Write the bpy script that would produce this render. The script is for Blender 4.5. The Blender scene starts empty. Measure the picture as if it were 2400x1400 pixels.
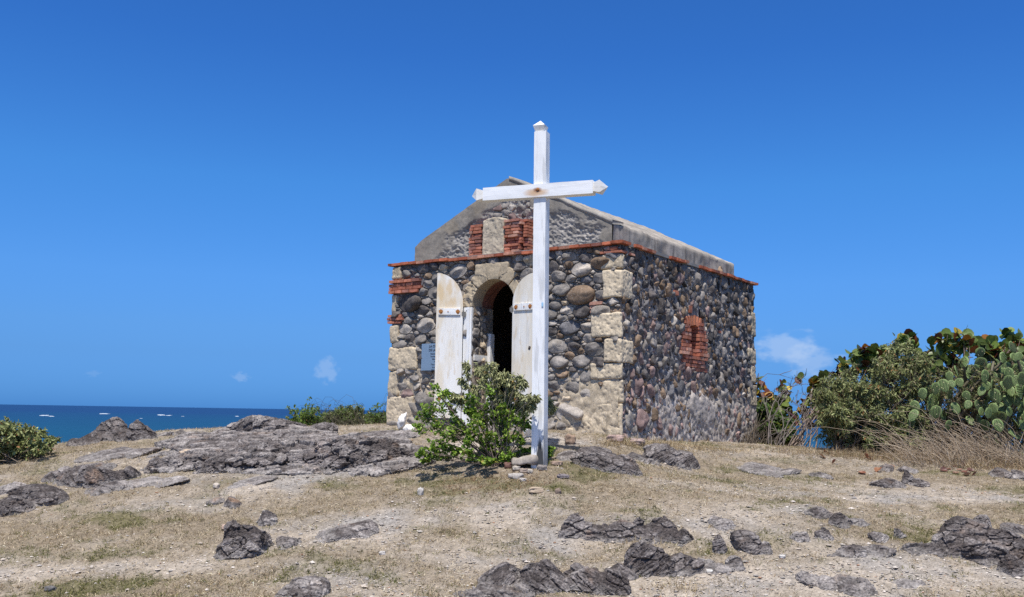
import bpy, math, random
import numpy as np
from mathutils import Vector, Matrix

# ------------------------------------------------------------------ camera
S = bpy.context.scene
FPX, W0 = 2240.0, 2400.0
PIT, ROLL = math.atan(267 / 2240.0), math.atan(0.0165)
EYE = np.array([0.0, 0.0, 1.7])
FW = np.array([0, math.cos(PIT), math.sin(PIT)])
U0 = np.array([0, -math.sin(PIT), math.cos(PIT)])
RT = math.cos(ROLL) * np.array([1.0, 0, 0]) + math.sin(ROLL) * U0
UP = -math.sin(ROLL) * np.array([1.0, 0, 0]) + math.cos(ROLL) * U0
cam = bpy.data.cameras.new('camera')
cam.sensor_width, cam.lens = 36.0, 36.0 * FPX / W0
cam.clip_start, cam.clip_end = 0.1, 60000
co = bpy.data.objects.new('camera', cam)
S.collection.objects.link(co)
M = Matrix.Identity(4)
for i in range(3):
    M[i][0], M[i][1], M[i][2], M[i][3] = RT[i], UP[i], -FW[i], EYE[i]
co.matrix_world = M
S.camera = co

# ------------------------------------------------------------------ light
SUN_EL = math.radians(66)
SUNH = np.array([-0.15, -0.9887])
SUNV = np.array([SUNH[0] * math.cos(SUN_EL), SUNH[1] * math.cos(SUN_EL), math.sin(SUN_EL)])
sl = bpy.data.lights.new('sun', 'SUN')
sl.energy, sl.angle, sl.color = 5.0, math.radians(0.5), (1.0, 0.965, 0.91)
so = bpy.data.objects.new('sun', sl)
so.rotation_euler = Vector(tuple(-SUNV)).to_track_quat('-Z', 'Y').to_euler()
so.location = (-5, -20, 40)
S.collection.objects.link(so)

w = bpy.data.worlds.new('World')
S.world = w
w.use_nodes = True
nt = w.node_tree
nt.nodes.clear()
N = nt.nodes.new
L = nt.links.new
wo, bg, sky = N('ShaderNodeOutputWorld'), N('ShaderNodeBackground'), N('ShaderNodeTexSky')
sky.sky_type, sky.sun_disc = 'NISHITA', False
sky.sun_elevation, sky.sun_rotation = SUN_EL, math.atan2(SUNH[0], SUNH[1])
sky.air_density, sky.dust_density, sky.ozone_density = 1.0, 0.3, 2.0
tc, sx, ramp, mul = N('ShaderNodeTexCoord'), N('ShaderNodeSeparateXYZ'), N('ShaderNodeValToRGB'), N('ShaderNodeMix')
mul.data_type, mul.blend_type = 'RGBA', 'MULTIPLY'
mul.inputs[0].default_value = 1.0
L(tc.outputs['Generated'], sx.inputs[0])
L(sx.outputs[2], ramp.inputs[0])
SKYRAMP = [(0.0, (.085, .30, .98)), (.054, (.147, .35, .82)), (.082, (.18, .40, .83)), (.133, (.213, .48, .91)),
           (.23, (.205, .55, .98)), (.36, (.163, .48, .97)), (.43, (.165, .48, .96)), (.62, (1.0, .98, 1.0)), (.9, (1.9, 1.5, 1.15))]
cr = ramp.color_ramp
for i, (p, c) in enumerate(SKYRAMP):
    e = cr.elements[i] if i == 0 else (cr.elements[len(cr.elements) - 1] if i == len(SKYRAMP) - 1 else cr.elements.new(p))
    e.position, e.color = p, (*c, 1)
L(sky.outputs[0], mul.inputs[6])
L(ramp.outputs[0], mul.inputs[7])


def px_dir(x, y):
    d = (x - 1200) / FPX * RT - (y - 700) / FPX * UP + FW
    return d / np.linalg.norm(d)


skyc = mul.outputs[2]
for (cx, cy, wx, wy, dens, sd) in [(1835, 815, 62, 34, .42, 1.0), (1895, 850, 60, 34, .36, 4.0), (765, 868, 26, 26, .26, 7.0), (563, 884, 16, 10, .2, 9.0), (220, 876, 14, 6, .08, 11.0)]:
    c = px_dir(cx, cy)
    e = np.array([c[1], -c[0], 0]) / np.hypot(c[0], c[1])
    sb, dt, d2_, cb, le = N('ShaderNodeVectorMath'), N('ShaderNodeVectorMath'), N('ShaderNodeVectorMath'), N('ShaderNodeCombineXYZ'), N('ShaderNodeVectorMath')
    sb.operation, dt.operation, d2_.operation, le.operation = 'SUBTRACT', 'DOT_PRODUCT', 'DOT_PRODUCT', 'LENGTH'
    L(tc.outputs['Generated'], sb.inputs[0])
    sb.inputs[1].default_value = tuple(c)
    L(sb.outputs[0], dt.inputs[0])
    L(sb.outputs[0], d2_.inputs[0])
    dt.inputs[1].default_value = tuple(e * FPX / wx)
    d2_.inputs[1].default_value = (0, 0, FPX / wy)
    L(dt.outputs['Value'], cb.inputs[0])
    L(d2_.outputs['Value'], cb.inputs[1])
    cb.inputs[2].default_value = sd
    L(cb.outputs[0], le.inputs[0])
    flat_ = N('ShaderNodeCombineXYZ')
    L(dt.outputs['Value'], flat_.inputs[0])
    L(d2_.outputs['Value'], flat_.inputs[1])
    L(flat_.outputs[0], le.inputs[0])
    no, mu_, ad_, mr_ = N('ShaderNodeTexNoise'), N('ShaderNodeMath'), N('ShaderNodeMath'), N('ShaderNodeMapRange')
    no.inputs['Scale'].default_value, no.inputs['Detail'].default_value = 1.5, 7
    L(cb.outputs[0], no.inputs['Vector'])
    mu_.operation = 'MULTIPLY_ADD'
    L(no.outputs[0], mu_.inputs[0])
    mu_.inputs[1].default_value, mu_.inputs[2].default_value = 2.6, -1.3
    L(le.outputs['Value'], ad_.inputs[0])
    L(mu_.outputs[0], ad_.inputs[1])
    mr_.interpolation_type = 'SMOOTHSTEP'
    mr_.inputs[1].default_value, mr_.inputs[2].default_value = 1.25, .35
    mr_.inputs[3].default_value, mr_.inputs[4].default_value = 0, dens
    L(ad_.outputs[0], mr_.inputs[0])
    mx = N('ShaderNodeMix')
    mx.data_type = 'RGBA'
    L(mr_.outputs[0], mx.inputs[0])
    L(skyc, mx.inputs[6])
    mx.inputs[7].default_value = (3.6, 4.5, 6.0, 1)
    skyc = mx.outputs[2]
L(skyc, bg.inputs[0])
bg.inputs[1].default_value = 0.15
L(bg.outputs[0], wo.inputs[0])
S.view_settings.view_transform = 'Standard'
S.view_settings.look = 'None'
S.view_settings.exposure, S.view_settings.gamma = 0.0, 1.0
S.cycles.max_bounces = 6
S.cycles.use_denoising = False


# ------------------------------------------------------------------ numeric helpers
def _hash(ix, iy, iz, seed):
    h = (ix.astype(np.int64) * 374761393 + iy.astype(np.int64) * 668265263 + iz.astype(np.int64) * 2147483647 + seed * 1274126177) & 0xFFFFFFFF
    h = ((h ^ (h >> 13)) * 1274126177) & 0xFFFFFFFF
    h = ((h ^ (h >> 16)) * 2246822519) & 0xFFFFFFFF
    return (h ^ (h >> 15)) & 0xFFFFFFFF


def vnoise(P, seed=0):
    """gradient noise about -1..1 at points P (n x 3)"""
    P = np.asarray(P, float)
    I = np.floor(P).astype(np.int64)
    f = P - I
    u = f * f * f * (f * (f * 6 - 15) + 10)
    out = np.zeros(len(P))
    for dx in (0, 1):
        wx = u[:, 0] if dx else 1 - u[:, 0]
        for dy in (0, 1):
            wy = u[:, 1] if dy else 1 - u[:, 1]
            for dz in (0, 1):
                wz = u[:, 2] if dz else 1 - u[:, 2]
                h = _hash(I[:, 0] + dx, I[:, 1] + dy, I[:, 2] + dz, seed)
                gx = (h & 1023) / 511.5 - 1
                gy = ((h >> 10) & 1023) / 511.5 - 1
                gz = ((h >> 20) & 1023) / 511.5 - 1
                out += wx * wy * wz * (gx * (f[:, 0] - dx) + gy * (f[:, 1] - dy) + gz * (f[:, 2] - dz))
    return out * 1.2


def fbm(P, oct=4, seed=0, gain=.5, lac=2.03):
    P = np.asarray(P, float)
    a, s, o = 1.0, 0.0, np.zeros(len(P))
    for i in range(oct):
        o += a * vnoise(P, seed + i * 17)
        P = P * lac + 3.7
        a *= gain
    return o


def ridged(P, oct=4, seed=0, gain=.55):
    P = np.asarray(P, float)
    a, o = 1.0, np.zeros(len(P))
    for i in range(oct):
        o += a * (1 - 2.2 * np.abs(vnoise(P, seed + i * 31)))
        P = P * 2.1 + 1.3
        a *= gain
    return o


def worley(P, seed=0):
    P = np.asarray(P, float)
    I = np.floor(P).astype(np.int64)
    d1 = np.full(len(P), 9.0)
    d2 = np.full(len(P), 9.0)
    idx = np.zeros(len(P))
    for dx in (-1, 0, 1):
        for dy in (-1, 0, 1):
            for dz in (-1, 0, 1):
                h = _hash(I[:, 0] + dx, I[:, 1] + dy, I[:, 2] + dz, seed)
                q = np.stack([I[:, 0] + dx + (h & 1023) / 1023., I[:, 1] + dy + ((h >> 10) & 1023) / 1023.,
                              I[:, 2] + dz + ((h >> 20) & 1023) / 1023.], 1)
                d = np.sqrt(((P - q) ** 2).sum(1))
                m = d < d1
                d2 = np.where(m, d1, np.minimum(d2, d))
                idx = np.where(m, (h >> 5) % 997 / 997., idx)
                d1 = np.minimum(d1, d)
    return d1, d2 - d1, idx


def norm(a):
    return a / (np.linalg.norm(a, axis=-1, keepdims=True) + 1e-9)


def sm(a, b, x):
    t = np.clip((x - a) / (b - a), 0, 1)
    return t * t * (3 - 2 * t)


def C3(v):
    return np.asarray(v, float)


# ------------------------------------------------------------------ object helpers
COL = S.collection


def mesh_data(name, V, F, mat, cols=None, smooth=True):
    """V n x 3; F list of tuples or an int array (m x 3 / m x 4), or a list of such arrays; cols n x 3 linear albedo"""
    me = bpy.data.meshes.new(name)
    V = np.asarray(V, np.float32)
    if isinstance(F, np.ndarray):
        F = [F]
    if len(F) and not isinstance(F[0], np.ndarray):
        d = {}
        for f in F:
            d.setdefault(len(f), []).append(f)
        F = [np.array(x, np.int32) for x in d.values()]
    F = [f for f in F if len(f)]
    nl = sum(f.size for f in F)
    npoly = sum(len(f) for f in F)
    me.vertices.add(len(V))
    me.vertices.foreach_set('co', V.ravel())
    me.loops.add(nl)
    me.loops.foreach_set('vertex_index', np.concatenate([f.ravel() for f in F]).astype(np.int32))
    me.polygons.add(npoly)
    tot = np.concatenate([np.full(len(f), f.shape[1], np.int32) for f in F])
    st = np.concatenate([[0], np.cumsum(tot)[:-1]]).astype(np.int32)
    me.polygons.foreach_set('loop_start', st)
    me.polygons.foreach_set('loop_total', tot)
    me.polygons.foreach_set('use_smooth', np.full(npoly, bool(smooth)))
    me.update(calc_edges=True)
    if cols is not None:
        at = me.color_attributes.new('Col', 'FLOAT_COLOR', 'POINT')
        c = np.ones((len(V), 4), np.float32)
        c[:, :3] = cols
        at.data.foreach_set('color', c.ravel())
    me.materials.append(mat)
    return me


def root_of(o):
    p = np.zeros(3)
    while o is not None:
        p = p + np.array(o.location)
        o = o.parent
    return p


def obj(name, V, F, mat, parent=None, cols=None, smooth=True, loc=None):
    """one mesh object from world coordinates; a child is stored relative to its parents, a thing relative to loc"""
    V = np.asarray(V, float)
    if parent is not None:
        base = root_of(parent)
    else:
        base = np.zeros(3) if loc is None else np.asarray(loc, float)
    o = bpy.data.objects.new(name, mesh_data(name, V - base, F, mat, cols, smooth))
    COL.objects.link(o)
    if parent is not None:
        o.parent = parent
    else:
        o.location = tuple(base)
    return o


def tag(o, label, cat, group=None):
    o['label'], o['category'] = label, cat
    if group:
        o['group'] = group
    return o


def thing(name, loc, label, cat, group=None):
    o = bpy.data.objects.new(name, None)
    o.empty_display_size = .2
    o.location = tuple(float(c) for c in loc)
    COL.objects.link(o)
    return tag(o, label, cat, group)


class MB:
    """collects geometry into one mesh"""
    def __init__(s):
        s.V, s.F, s.C, s.n = [], [], [], 0

    def add(s, V, F, c=(1, 1, 1)):
        V = np.asarray(V, float)
        if isinstance(F, np.ndarray):
            F = [F]
        elif len(F) and not isinstance(F[0], np.ndarray):
            d = {}
            for f in F:
                d.setdefault(len(f), []).append(f)
            F = [np.array(x) for x in d.values()]
        s.V.append(V)
        s.F += [f + s.n for f in F]
        c = np.asarray(c, float)
        s.C.append(np.broadcast_to(c, (len(V), 3)) if c.ndim == 1 else c)
        s.n += len(V)

    def build(s, name, mat, parent=None, smooth=True, loc=None):
        d = {}
        for f in s.F:
            d.setdefault(f.shape[1], []).append(f)
        F = [np.concatenate(x) for x in d.values()]
        return obj(name, np.concatenate(s.V), F, mat, parent, np.concatenate(s.C), smooth, loc)


def grid_faces(nu, nv, wrap=False):
    i, j = np.meshgrid(np.arange(nu - 1), np.arange(nv - (0 if wrap else 1)), indexing='ij')
    j2 = (j + 1) % nv
    return np.stack([i * nv + j, (i + 1) * nv + j, (i + 1) * nv + j2, i * nv + j2], -1).reshape(-1, 4)


BOXF = np.array([(0, 3, 2, 1), (4, 5, 6, 7), (0, 1, 5, 4), (1, 2, 6, 5), (2, 3, 7, 6), (3, 0, 4, 7)])


def box(a, b):
    (x0, y0, z0), (x1, y1, z1) = a, b
    return np.array([(x0, y0, z0), (x1, y0, z0), (x1, y1, z0), (x0, y1, z0), (x0, y0, z1), (x1, y0, z1), (x1, y1, z1), (x0, y1, z1)], float)


def rough_box(a, b, step=.03, amp=.004, freq=18, rnd=.012, seed=0, pit=0.0):
    """subdivided box with worn corners and a rough skin, in its own axes"""
    a, b = C3(a), C3(b)
    c, h = (a + b) / 2, (b - a) / 2
    V, F, n = [], [], 0
    for ax in range(3):
        o1, o2 = (ax + 1) % 3, (ax + 2) % 3
        for sg in (-1, 1):
            n1, n2 = max(2, int(2 * h[o1] / step) + 1), max(2, int(2 * h[o2] / step) + 1)
            n1, n2 = min(n1, 60), min(n2, 60)
            s, t = np.meshgrid(np.linspace(-1, 1, n1), np.linspace(-1, 1, n2), indexing='ij')
            P = np.zeros((n1 * n2, 3))
            P[:, o1], P[:, o2], P[:, ax] = s.ravel() * h[o1], t.ravel() * h[o2], sg * h[ax]
            f = grid_faces(n1, n2)
            if sg < 0:
                f = f[:, ::-1]
            V.append(P)
            F.append(f + n)
            n += len(P)
    P = np.concatenate(V)
    r = min(rnd, h.min() * .8)
    inner = np.clip(P, -(h - r), h - r)
    d = P - inner
    ln = np.linalg.norm(d, axis=1, keepdims=True)
    nrm = np.where(ln > 1e-9, d / np.maximum(ln, 1e-9), 0)
    P = inner + nrm * r
    Q = (P + c) * freq + seed * 7.13
    disp = amp * fbm(Q, 3, seed)
    if pit:
        d1, _, _ = worley((P + c) * freq * 2.2 + seed, seed)
        disp -= pit * sm(.42, .1, d1)
    P = P + nrm * disp[:, None]
    return P + c, np.concatenate(F)


def tube(P, R, n=6):
    P = np.asarray(P, float)
    R = np.broadcast_to(np.asarray(R, float), (len(P),))
    T = np.gradient(P, axis=0)
    T /= np.linalg.norm(T, axis=1, keepdims=True) + 1e-9
    ref = np.array([0, 0, 1.0]) if abs(T[:, 2]).mean() < .8 else np.array([1.0, 0, 0])
    A = np.cross(T, ref)
    A /= np.linalg.norm(A, axis=1, keepdims=True) + 1e-9
    B = np.cross(T, A)
    th = np.linspace(0, 2 * np.pi, n, endpoint=False)
    V = P[:, None] + R[:, None, None] * (np.cos(th)[None, :, None] * A[:, None] + np.sin(th)[None, :, None] * B[:, None])
    return V.reshape(-1, 3), grid_faces(len(P), n, True)


def ray(x, y):
    return (x - 1200) / FPX * RT - (y - 700) / FPX * UP + FW


def atY(x, y, Y):
    d = ray(x, y)
    return EYE + d * (Y / d[1])


# ------------------------------------------------------------------ materials
def new_mat(name):
    m = bpy.data.materials.new(name)
    m.use_nodes = True
    t = m.node_tree
    b = t.nodes['Principled BSDF']
    return m, t, b


def mat_col(name, rough=.9, spec=.25, n1=(8, .35), n2=(60, .3), bump=(80, .3, .004), translucent=0.0, speck=None):
    """albedo from the mesh's own colours, broken up by two noises; fine bump"""
    m, t, b = new_mat(name)
    N, L = t.nodes.new, t.links.new
    at, tc = N('ShaderNodeAttribute'), N('ShaderNodeTexCoord')
    at.attribute_name = 'Col'
    out = at.outputs[0]
    for sc, am in (n1, n2):
        if not am:
            continue
        no, mr, mx = N('ShaderNodeTexNoise'), N('ShaderNodeMapRange'), N('ShaderNodeMix')
        no.inputs['Scale'].default_value, no.inputs['Detail'].default_value = sc, 4
        mr.inputs[1].default_value, mr.inputs[2].default_value = .28, .72
        mr.inputs[3].default_value, mr.inputs[4].default_value = 1 - am, 1 + am
        mx.data_type, mx.blend_type = 'RGBA', 'MULTIPLY'
        mx.inputs[0].default_value = 1
        L(tc.outputs['Object'], no.inputs['Vector'])
        L(no.outputs[0], mr.inputs[0])
        L(out, mx.inputs[6])
        L(mr.outputs[0], mx.inputs[7])
        out = mx.outputs[2]
    if speck:
        sc, lim, colr, fac = speck
        no, mr, mx = N('ShaderNodeTexNoise'), N('ShaderNodeMapRange'), N('ShaderNodeMix')
        no.inputs['Scale'].default_value, no.inputs['Detail'].default_value = sc, 5
        mr.inputs[1].default_value, mr.inputs[2].default_value = lim, lim + .08
        mr.inputs[3].default_value, mr.inputs[4].default_value = 0, fac
        mx.data_type = 'RGBA'
        L(tc.outputs['Object'], no.inputs['Vector'])
        L(no.outputs[0], mr.inputs[0])
        L(mr.outputs[0], mx.inputs[0])
        L(out, mx.inputs[6])
        mx.inputs[7].default_value = (*colr, 1)
        out = mx.outputs[2]
    L(out, b.inputs['Base Color'])
    b.inputs['Roughness'].default_value = rough
    b.inputs['Specular IOR Level'].default_value = spec
    if bump:
        no, bp = N('ShaderNodeTexNoise'), N('ShaderNodeBump')
        no.inputs['Scale'].default_value, no.inputs['Detail'].default_value = bump[0], 5
        bp.inputs['Strength'].default_value, bp.inputs['Distance'].default_value = bump[1], bump[2]
        L(tc.outputs['Object'], no.inputs['Vector'])
        L(no.outputs[0], bp.inputs['Height'])
        L(bp.outputs[0], b.inputs['Normal'])
    if translucent:
        tr, ms = N('ShaderNodeBsdfTranslucent'), N('ShaderNodeMixShader')
        L(out, tr.inputs[0])
        ms.inputs[0].default_value = translucent
        L(b.outputs[0], ms.inputs[1])
        L(tr.outputs[0], ms.inputs[2])
        L(ms.outputs[0], t.nodes['Material Output'].inputs[0])
    return m


MSTONE = mat_col('rubble stone', .92, .2, (9, .32), (55, .3), (90, .5, .006), speck=(38, .62, (.42, .40, .37), .6))
MLIME = mat_col('coral limestone', .95, .15, (7, .14), (45, .2), (70, .5, .006))
MBRICK = mat_col('old red brick', .93, .15, (14, .25), (70, .22), (90, .5, .004))
MPLAST = mat_col('weathered cement', .93, .15, (3.2, .22), (28, .16), (60, .45, .006))
MROCK = mat_col('volcanic rock', .92, .2, (6, .28), (48, .45), (60, .9, .014), speck=(70, .62, (.36, .33, .31), .4))
MGROUND = mat_col('dry ground', .97, .1, (14, .16), (90, .3), (110, .6, .01))
MGRASS = mat_col('dry grass', .9, .15, (3, .12), (40, .1), None, .25)
MPEB = mat_col('gravel', .95, .15, (30, .2), (120, .2), (150, .3, .003))
MLEAF = mat_col('leaf', .5, .4, (6, .12), (40, .15), None, .38)
MOLIVE = mat_col('soft grey leaf', .75, .2, (5, .12), (40, .12), None, .22)
MGRAPE = mat_col('leathery leaf', .42, .45, (5, .15), (30, .18), None, .22)
MPAD = mat_col('cactus skin', .6, .3, (9, .16), (60, .14), (40, .2, .004))
MBARK = mat_col('bark', .93, .1, (20, .25), (80, .25), (70, .5, .004))
MSHELL = mat_col('white shell', .6, .3, (20, .08), (60, .08), (40, .3, .004))


def wood_mat(name, stain=0, rust=False, char=False, peel=.0, base=((.90, .90, .885), (.80, .80, .78)), head=None):
    """weathered white paint on wood, grain along local Z (object space); stain: yellowed areas; peel: bare grey wood streaks"""
    m, t, b = new_mat(name)
    N, L = t.nodes.new, t.links.new
    tc = N('ShaderNodeTexCoord')
    col = None

    def noise(scale, vec_scale, det=5, lo=.45, hi=.6):
        mp, no, mr = N('ShaderNodeMapping'), N('ShaderNodeTexNoise'), N('ShaderNodeMapRange')
        mp.inputs['Scale'].default_value = vec_scale
        no.inputs['Scale'].default_value, no.inputs['Detail'].default_value = scale, det
        mr.inputs[1].default_value, mr.inputs[2].default_value = lo, hi
        L(tc.outputs['Object'], mp.inputs[0])
        L(mp.outputs[0], no.inputs['Vector'])
        L(no.outputs[0], mr.inputs[0])
        return mr.outputs[0]

    def mix(fac, a, bcol, k=1.0):
        mx = N('ShaderNodeMix')
        mx.data_type = 'RGBA'
        if k != 1.0:
            mm = N('ShaderNodeMath')
            mm.operation = 'MULTIPLY'
            L(fac, mm.inputs[0])
            mm.inputs[1].default_value = k
            fac = mm.outputs[0]
        L(fac, mx.inputs[0])
        if isinstance(a, tuple):
            mx.inputs[6].default_value = (*a, 1)
        else:
            L(a, mx.inputs[6])
        mx.inputs[7].default_value = (*bcol, 1)
        return mx.outputs[2]

    col = mix(noise(6, (1, 1, .25), 4, .4, .7), base[0], base[1], .6)
    col = mix(noise(60, (1, 1, .06), 4, .55, .72), col, (.55, .54, .5), .35)
    if stain:
        col = mix(noise(3.2, (1.6, 1.6, .5), 4, .46, .62), col, (.74, .60, .38), stain)
        col = mix(noise(14, (1.2, 1.2, .35), 5, .6, .66), col, (.62, .46, .27), stain * .7)
    if peel:
        pk = noise(16, (1, 1, .1), 5, .56, .62)
        col = mix(pk, col, (.33, .33, .32), peel)
    if head:
        sp = N('ShaderNodeSeparateXYZ')
        L(tc.outputs['Object'], sp.inputs[0])
        mr, mm = N('ShaderNodeMapRange'), N('ShaderNodeMath')
        mr.inputs[1].default_value, mr.inputs[2].default_value = head
        L(sp.outputs[2], mr.inputs[0])
        mm.operation = 'MULTIPLY'
        L(mr.outputs[0], mm.inputs[0])
        L(noise(3.5, (2.5, 2.5, 1), 5, .36, .56), mm.inputs[1])
        col = mix(mm.outputs[0], col, (.70, .51, .27), .75)
    if rust or char:
        sp = N('ShaderNodeSeparateXYZ')
        L(tc.outputs['Object'], sp.inputs[0])

        def blob(cx, cz, rx, rz, lo, hi, wob):
            ms = []
            for k, c, r in ((0, cx, rx), (2, cz, rz)):
                s, d, q = N('ShaderNodeMath'), N('ShaderNodeMath'), N('ShaderNodeMath')
                s.operation, d.operation, q.operation = 'SUBTRACT', 'DIVIDE', 'MULTIPLY'
                L(sp.outputs[k], s.inputs[0])
                s.inputs[1].default_value = c
                L(s.outputs[0], d.inputs[0])
                d.inputs[1].default_value = r
                L(d.outputs[0], q.inputs[0])
                L(d.outputs[0], q.inputs[1])
                ms.append(q.outputs[0])
            ad, ad2, mr = N('ShaderNodeMath'), N('ShaderNodeMath'), N('ShaderNodeMapRange')
            L(ms[0], ad.inputs[0])
            L(ms[1], ad.inputs[1])
            no = N('ShaderNodeTexNoise')
            mp = N('ShaderNodeMapping')
            mp.inputs['Scale'].default_value = wob
            no.inputs['Scale'].default_value, no.inputs['Detail'].default_value = 1, 4
            L(tc.outputs['Object'], mp.inputs[0])
            L(mp.outputs[0], no.inputs['Vector'])
            L(ad.outputs[0], ad2.inputs[0])
            L(no.outputs[0], ad2.inputs[1])
            mr.inputs[1].default_value, mr.inputs[2].default_value = lo, hi
            L(ad2.outputs[0], mr.inputs[0])
            return mr.outputs[0]
        if rust:
            col = mix(blob(-.026, -.02, .055, .17, 1.55, .6, (70, 10, 8)), col, (.62, .33, .10), .75)
            col = mix(blob(.004, -.005, .036, .06, 1.5, .6, (80, 40, 22)), col, (.22, .07, .025), .95)
        if char:
            col = mix(blob(.082, .05, .03, .5, 1.5, .8, (70, 70, 7)), col, (.28, .28, .28), .5)
            col = mix(blob(.030, .07, .045, .24, 1.75, 1.05, (60, 60, 9)), col, (.02, .02, .022), .95)
    L(col, b.inputs['Base Color'])
    b.inputs['Roughness'].default_value = .62
    b.inputs['Specular IOR Level'].default_value = .3
    no, mp, bp = N('ShaderNodeTexNoise'), N('ShaderNodeMapping'), N('ShaderNodeBump')
    mp.inputs['Scale'].default_value = (1, 1, .08)
    no.inputs['Scale'].default_value, no.inputs['Detail'].default_value = 60, 5
    bp.inputs['Strength'].default_value, bp.inputs['Distance'].default_value = .35, .003
    L(tc.outputs['Object'], mp.inputs[0])
    L(mp.outputs[0], no.inputs['Vector'])
    L(no.outputs[0], bp.inputs['Height'])
    L(bp.outputs[0], b.inputs['Normal'])
    return m


MPOST = wood_mat('painted post', .0, False, True, .35)
MBEAM = wood_mat('painted beam', .0, True, False, .12)
MDOOR = wood_mat('painted door', .55, False, False, .04, ((.89, .87, .82), (.82, .78, .70)), (1.75, 2.0))
MDOORX = wood_mat('flaking door', .5, False, False, .16, ((.84, .81, .74), (.74, .70, .62)))
MFRAME = wood_mat('painted frame', .25, False, False, .3)


def flat_mat(name, c, rough=.6, metal=0.0, spec=.3):
    m, t, b = new_mat(name)
    b.inputs['Base Color'].default_value = (*c, 1)
    b.inputs['Roughness'].default_value, b.inputs['Metallic'].default_value = rough, metal
    b.inputs['Specular IOR Level'].default_value = spec
    no, mr, mx = t.nodes.new('ShaderNodeTexNoise'), t.nodes.new('ShaderNodeMapRange'), t.nodes.new('ShaderNodeMix')
    no.inputs['Scale'].default_value, no.inputs['Detail'].default_value = 25, 4
    mr.inputs[3].default_value, mr.inputs[4].default_value = .75, 1.25
    mx.data_type, mx.blend_type = 'RGBA', 'MULTIPLY'
    mx.inputs[0].default_value = 1
    mx.inputs[6].default_value = (*c, 1)
    t.links.new(no.outputs[0], mr.inputs[0])
    t.links.new(mr.outputs[0], mx.inputs[7])
    t.links.new(mx.outputs[2], b.inputs['Base Color'])
    return m


MRUST = flat_mat('rusty iron', (.40, .17, .05), .85, .0)
MIRON = flat_mat('dark iron', (.22, .21, .19), .7, .2)
MPLAQ = flat_mat('grey blue plate', (.21, .30, .41), .5)
MINK = flat_mat('engraved ink', (.03, .04, .06), .7)
MDARK = flat_mat('dim plaster', (.05, .042, .036), .95, 0, .1)
MBLUEP = flat_mat('pale blue paint', (.35, .58, .78), .6)

# ------------------------------------------------------------------ terrain
AZ = math.radians(54.5)
UD = np.array([-math.sin(AZ), math.cos(AZ), 0])        # along the front wall, away from the near corner
VD = np.array([math.cos(AZ), math.sin(AZ), 0])         # along the side wall, away from the near corner
CO = np.array([1.4787, 13.0, 0.0])                     # the near corner, plan
WF, WS, ZTOP, WT = 4.19, 4.88, 4.03, .48


def plan(u, v):
    return CO + UD * u + VD * v


_cp = [(0, 1400, 8.0), (600, 1400, 7.8), (1200, 1400, 7.8), (1800, 1400, 7.8), (2400, 1400, 8.0), (0, 1200, 10.6), (600, 1210, 10.0),
       (1265, 1099, 11.0), (1265, 1210, 9.6), (1900, 1200, 9.8), (2400, 1250, 9.8), (0, 1100, 13.0), (300, 1100, 12.3), (640, 1105, 11.6),
       (950, 1095, 11.8), (1452, 1026, 13.0), (912, 998, 15.4), (1180, 1010, 14.2), (1768, 1052, 16.9), (150, 1042, 16.0), (350, 1024, 17.0),
       (600, 1010, 17.0), (760, 1012, 17.5), (1610, 1036, 14.6), (1900, 1054, 16.0), (2150, 1066, 15.0), (2400, 1118, 13.2),
       (1900, 1120, 12.6), (1600, 1100, 12.2), (2300, 1160, 11.6)]
_pts = [atY(*c) for c in _cp]
_pts += [np.array(p, float) for p in [(-12, 20, -1.4), (-7, 21.5, -.6), (-2.5, 22, -.2), (2, 21.5, .6), (5.5, 20, .1), (9, 20.5, -.6), (13, 19, -1.5),
         (-16, 15, -1.2), (16, 14, .4), (-9, 11, .35), (-12, 8, -.2), (9, 9, .5), (12, 10, .5),
         (-25, 30, -8), (-8, 29, -5.5), (5, 29, -5.5), (20, 30, -8), (-30, 46, -19), (-10, 46, -19), (10, 46, -19), (30, 46, -19), (-50, 30, -19), (50, 30, -19),
         (0, 0, 0), (0, 4, .02), (-6, 3, -.1), (6, 3, .1), (-8, -8, -.3), (8, -8, .3), (-22, 2, -3), (22, 2, -1), (-60, -20, -19), (60, -20, -19), (0, -30, -2), (-60, 70, -25), (60, 70, -25)]]
_X = np.array(_pts)


def _phi(r2):
    return .5 * r2 * np.log(np.maximum(r2, 1e-12))


_n = len(_X)
_A = np.zeros((_n + 3, _n + 3))
_A[:_n, :_n] = _phi(((_X[:, None, :2] - _X[None, :, :2]) ** 2).sum(-1)) + np.eye(_n) * .02
_A[:_n, _n:] = np.c_[np.ones(_n), _X[:, :2]]
_A[_n:, :_n] = _A[:_n, _n:].T
_W = np.linalg.solve(_A, np.r_[_X[:, 2], 0, 0, 0])


def base_z(x, y):
    x, y = np.atleast_1d(np.asarray(x, float)), np.atleast_1d(np.asarray(y, float))
    o = np.empty(len(x))
    for k in range(0, len(x), 20000):
        q = np.c_[x[k:k + 20000], y[k:k + 20000]]
        o[k:k + 20000] = _phi(((q[:, None] - _X[None, :, :2]) ** 2).sum(-1)) @ _W[:_n] + _W[_n] + q @ _W[_n + 1:]
    return o


def terr(x, y):
    x, y = np.atleast_1d(np.asarray(x, float)), np.atleast_1d(np.asarray(y, float))
    P = np.c_[x, y, np.zeros(len(x))]
    return base_z(x, y) + .03 * fbm(P * 1.3, 3, 5) + .012 * fbm(P * 6, 3, 9)


def gpt(px, py):
    """where the ray through a photo pixel meets the ground"""
    d = ray(px, py)
    t = np.linspace(6, 24, 1400)
    P = EYE + d * t[:, None]
    h = P[:, 2] - base_z(P[:, 0], P[:, 1])
    k = np.argmax(h < 0)
    if h[k] >= 0:
        k = int(np.argmin(h))
    p = P[k].copy()
    p[2] = terr(p[0], p[1])[0]
    return p


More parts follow.
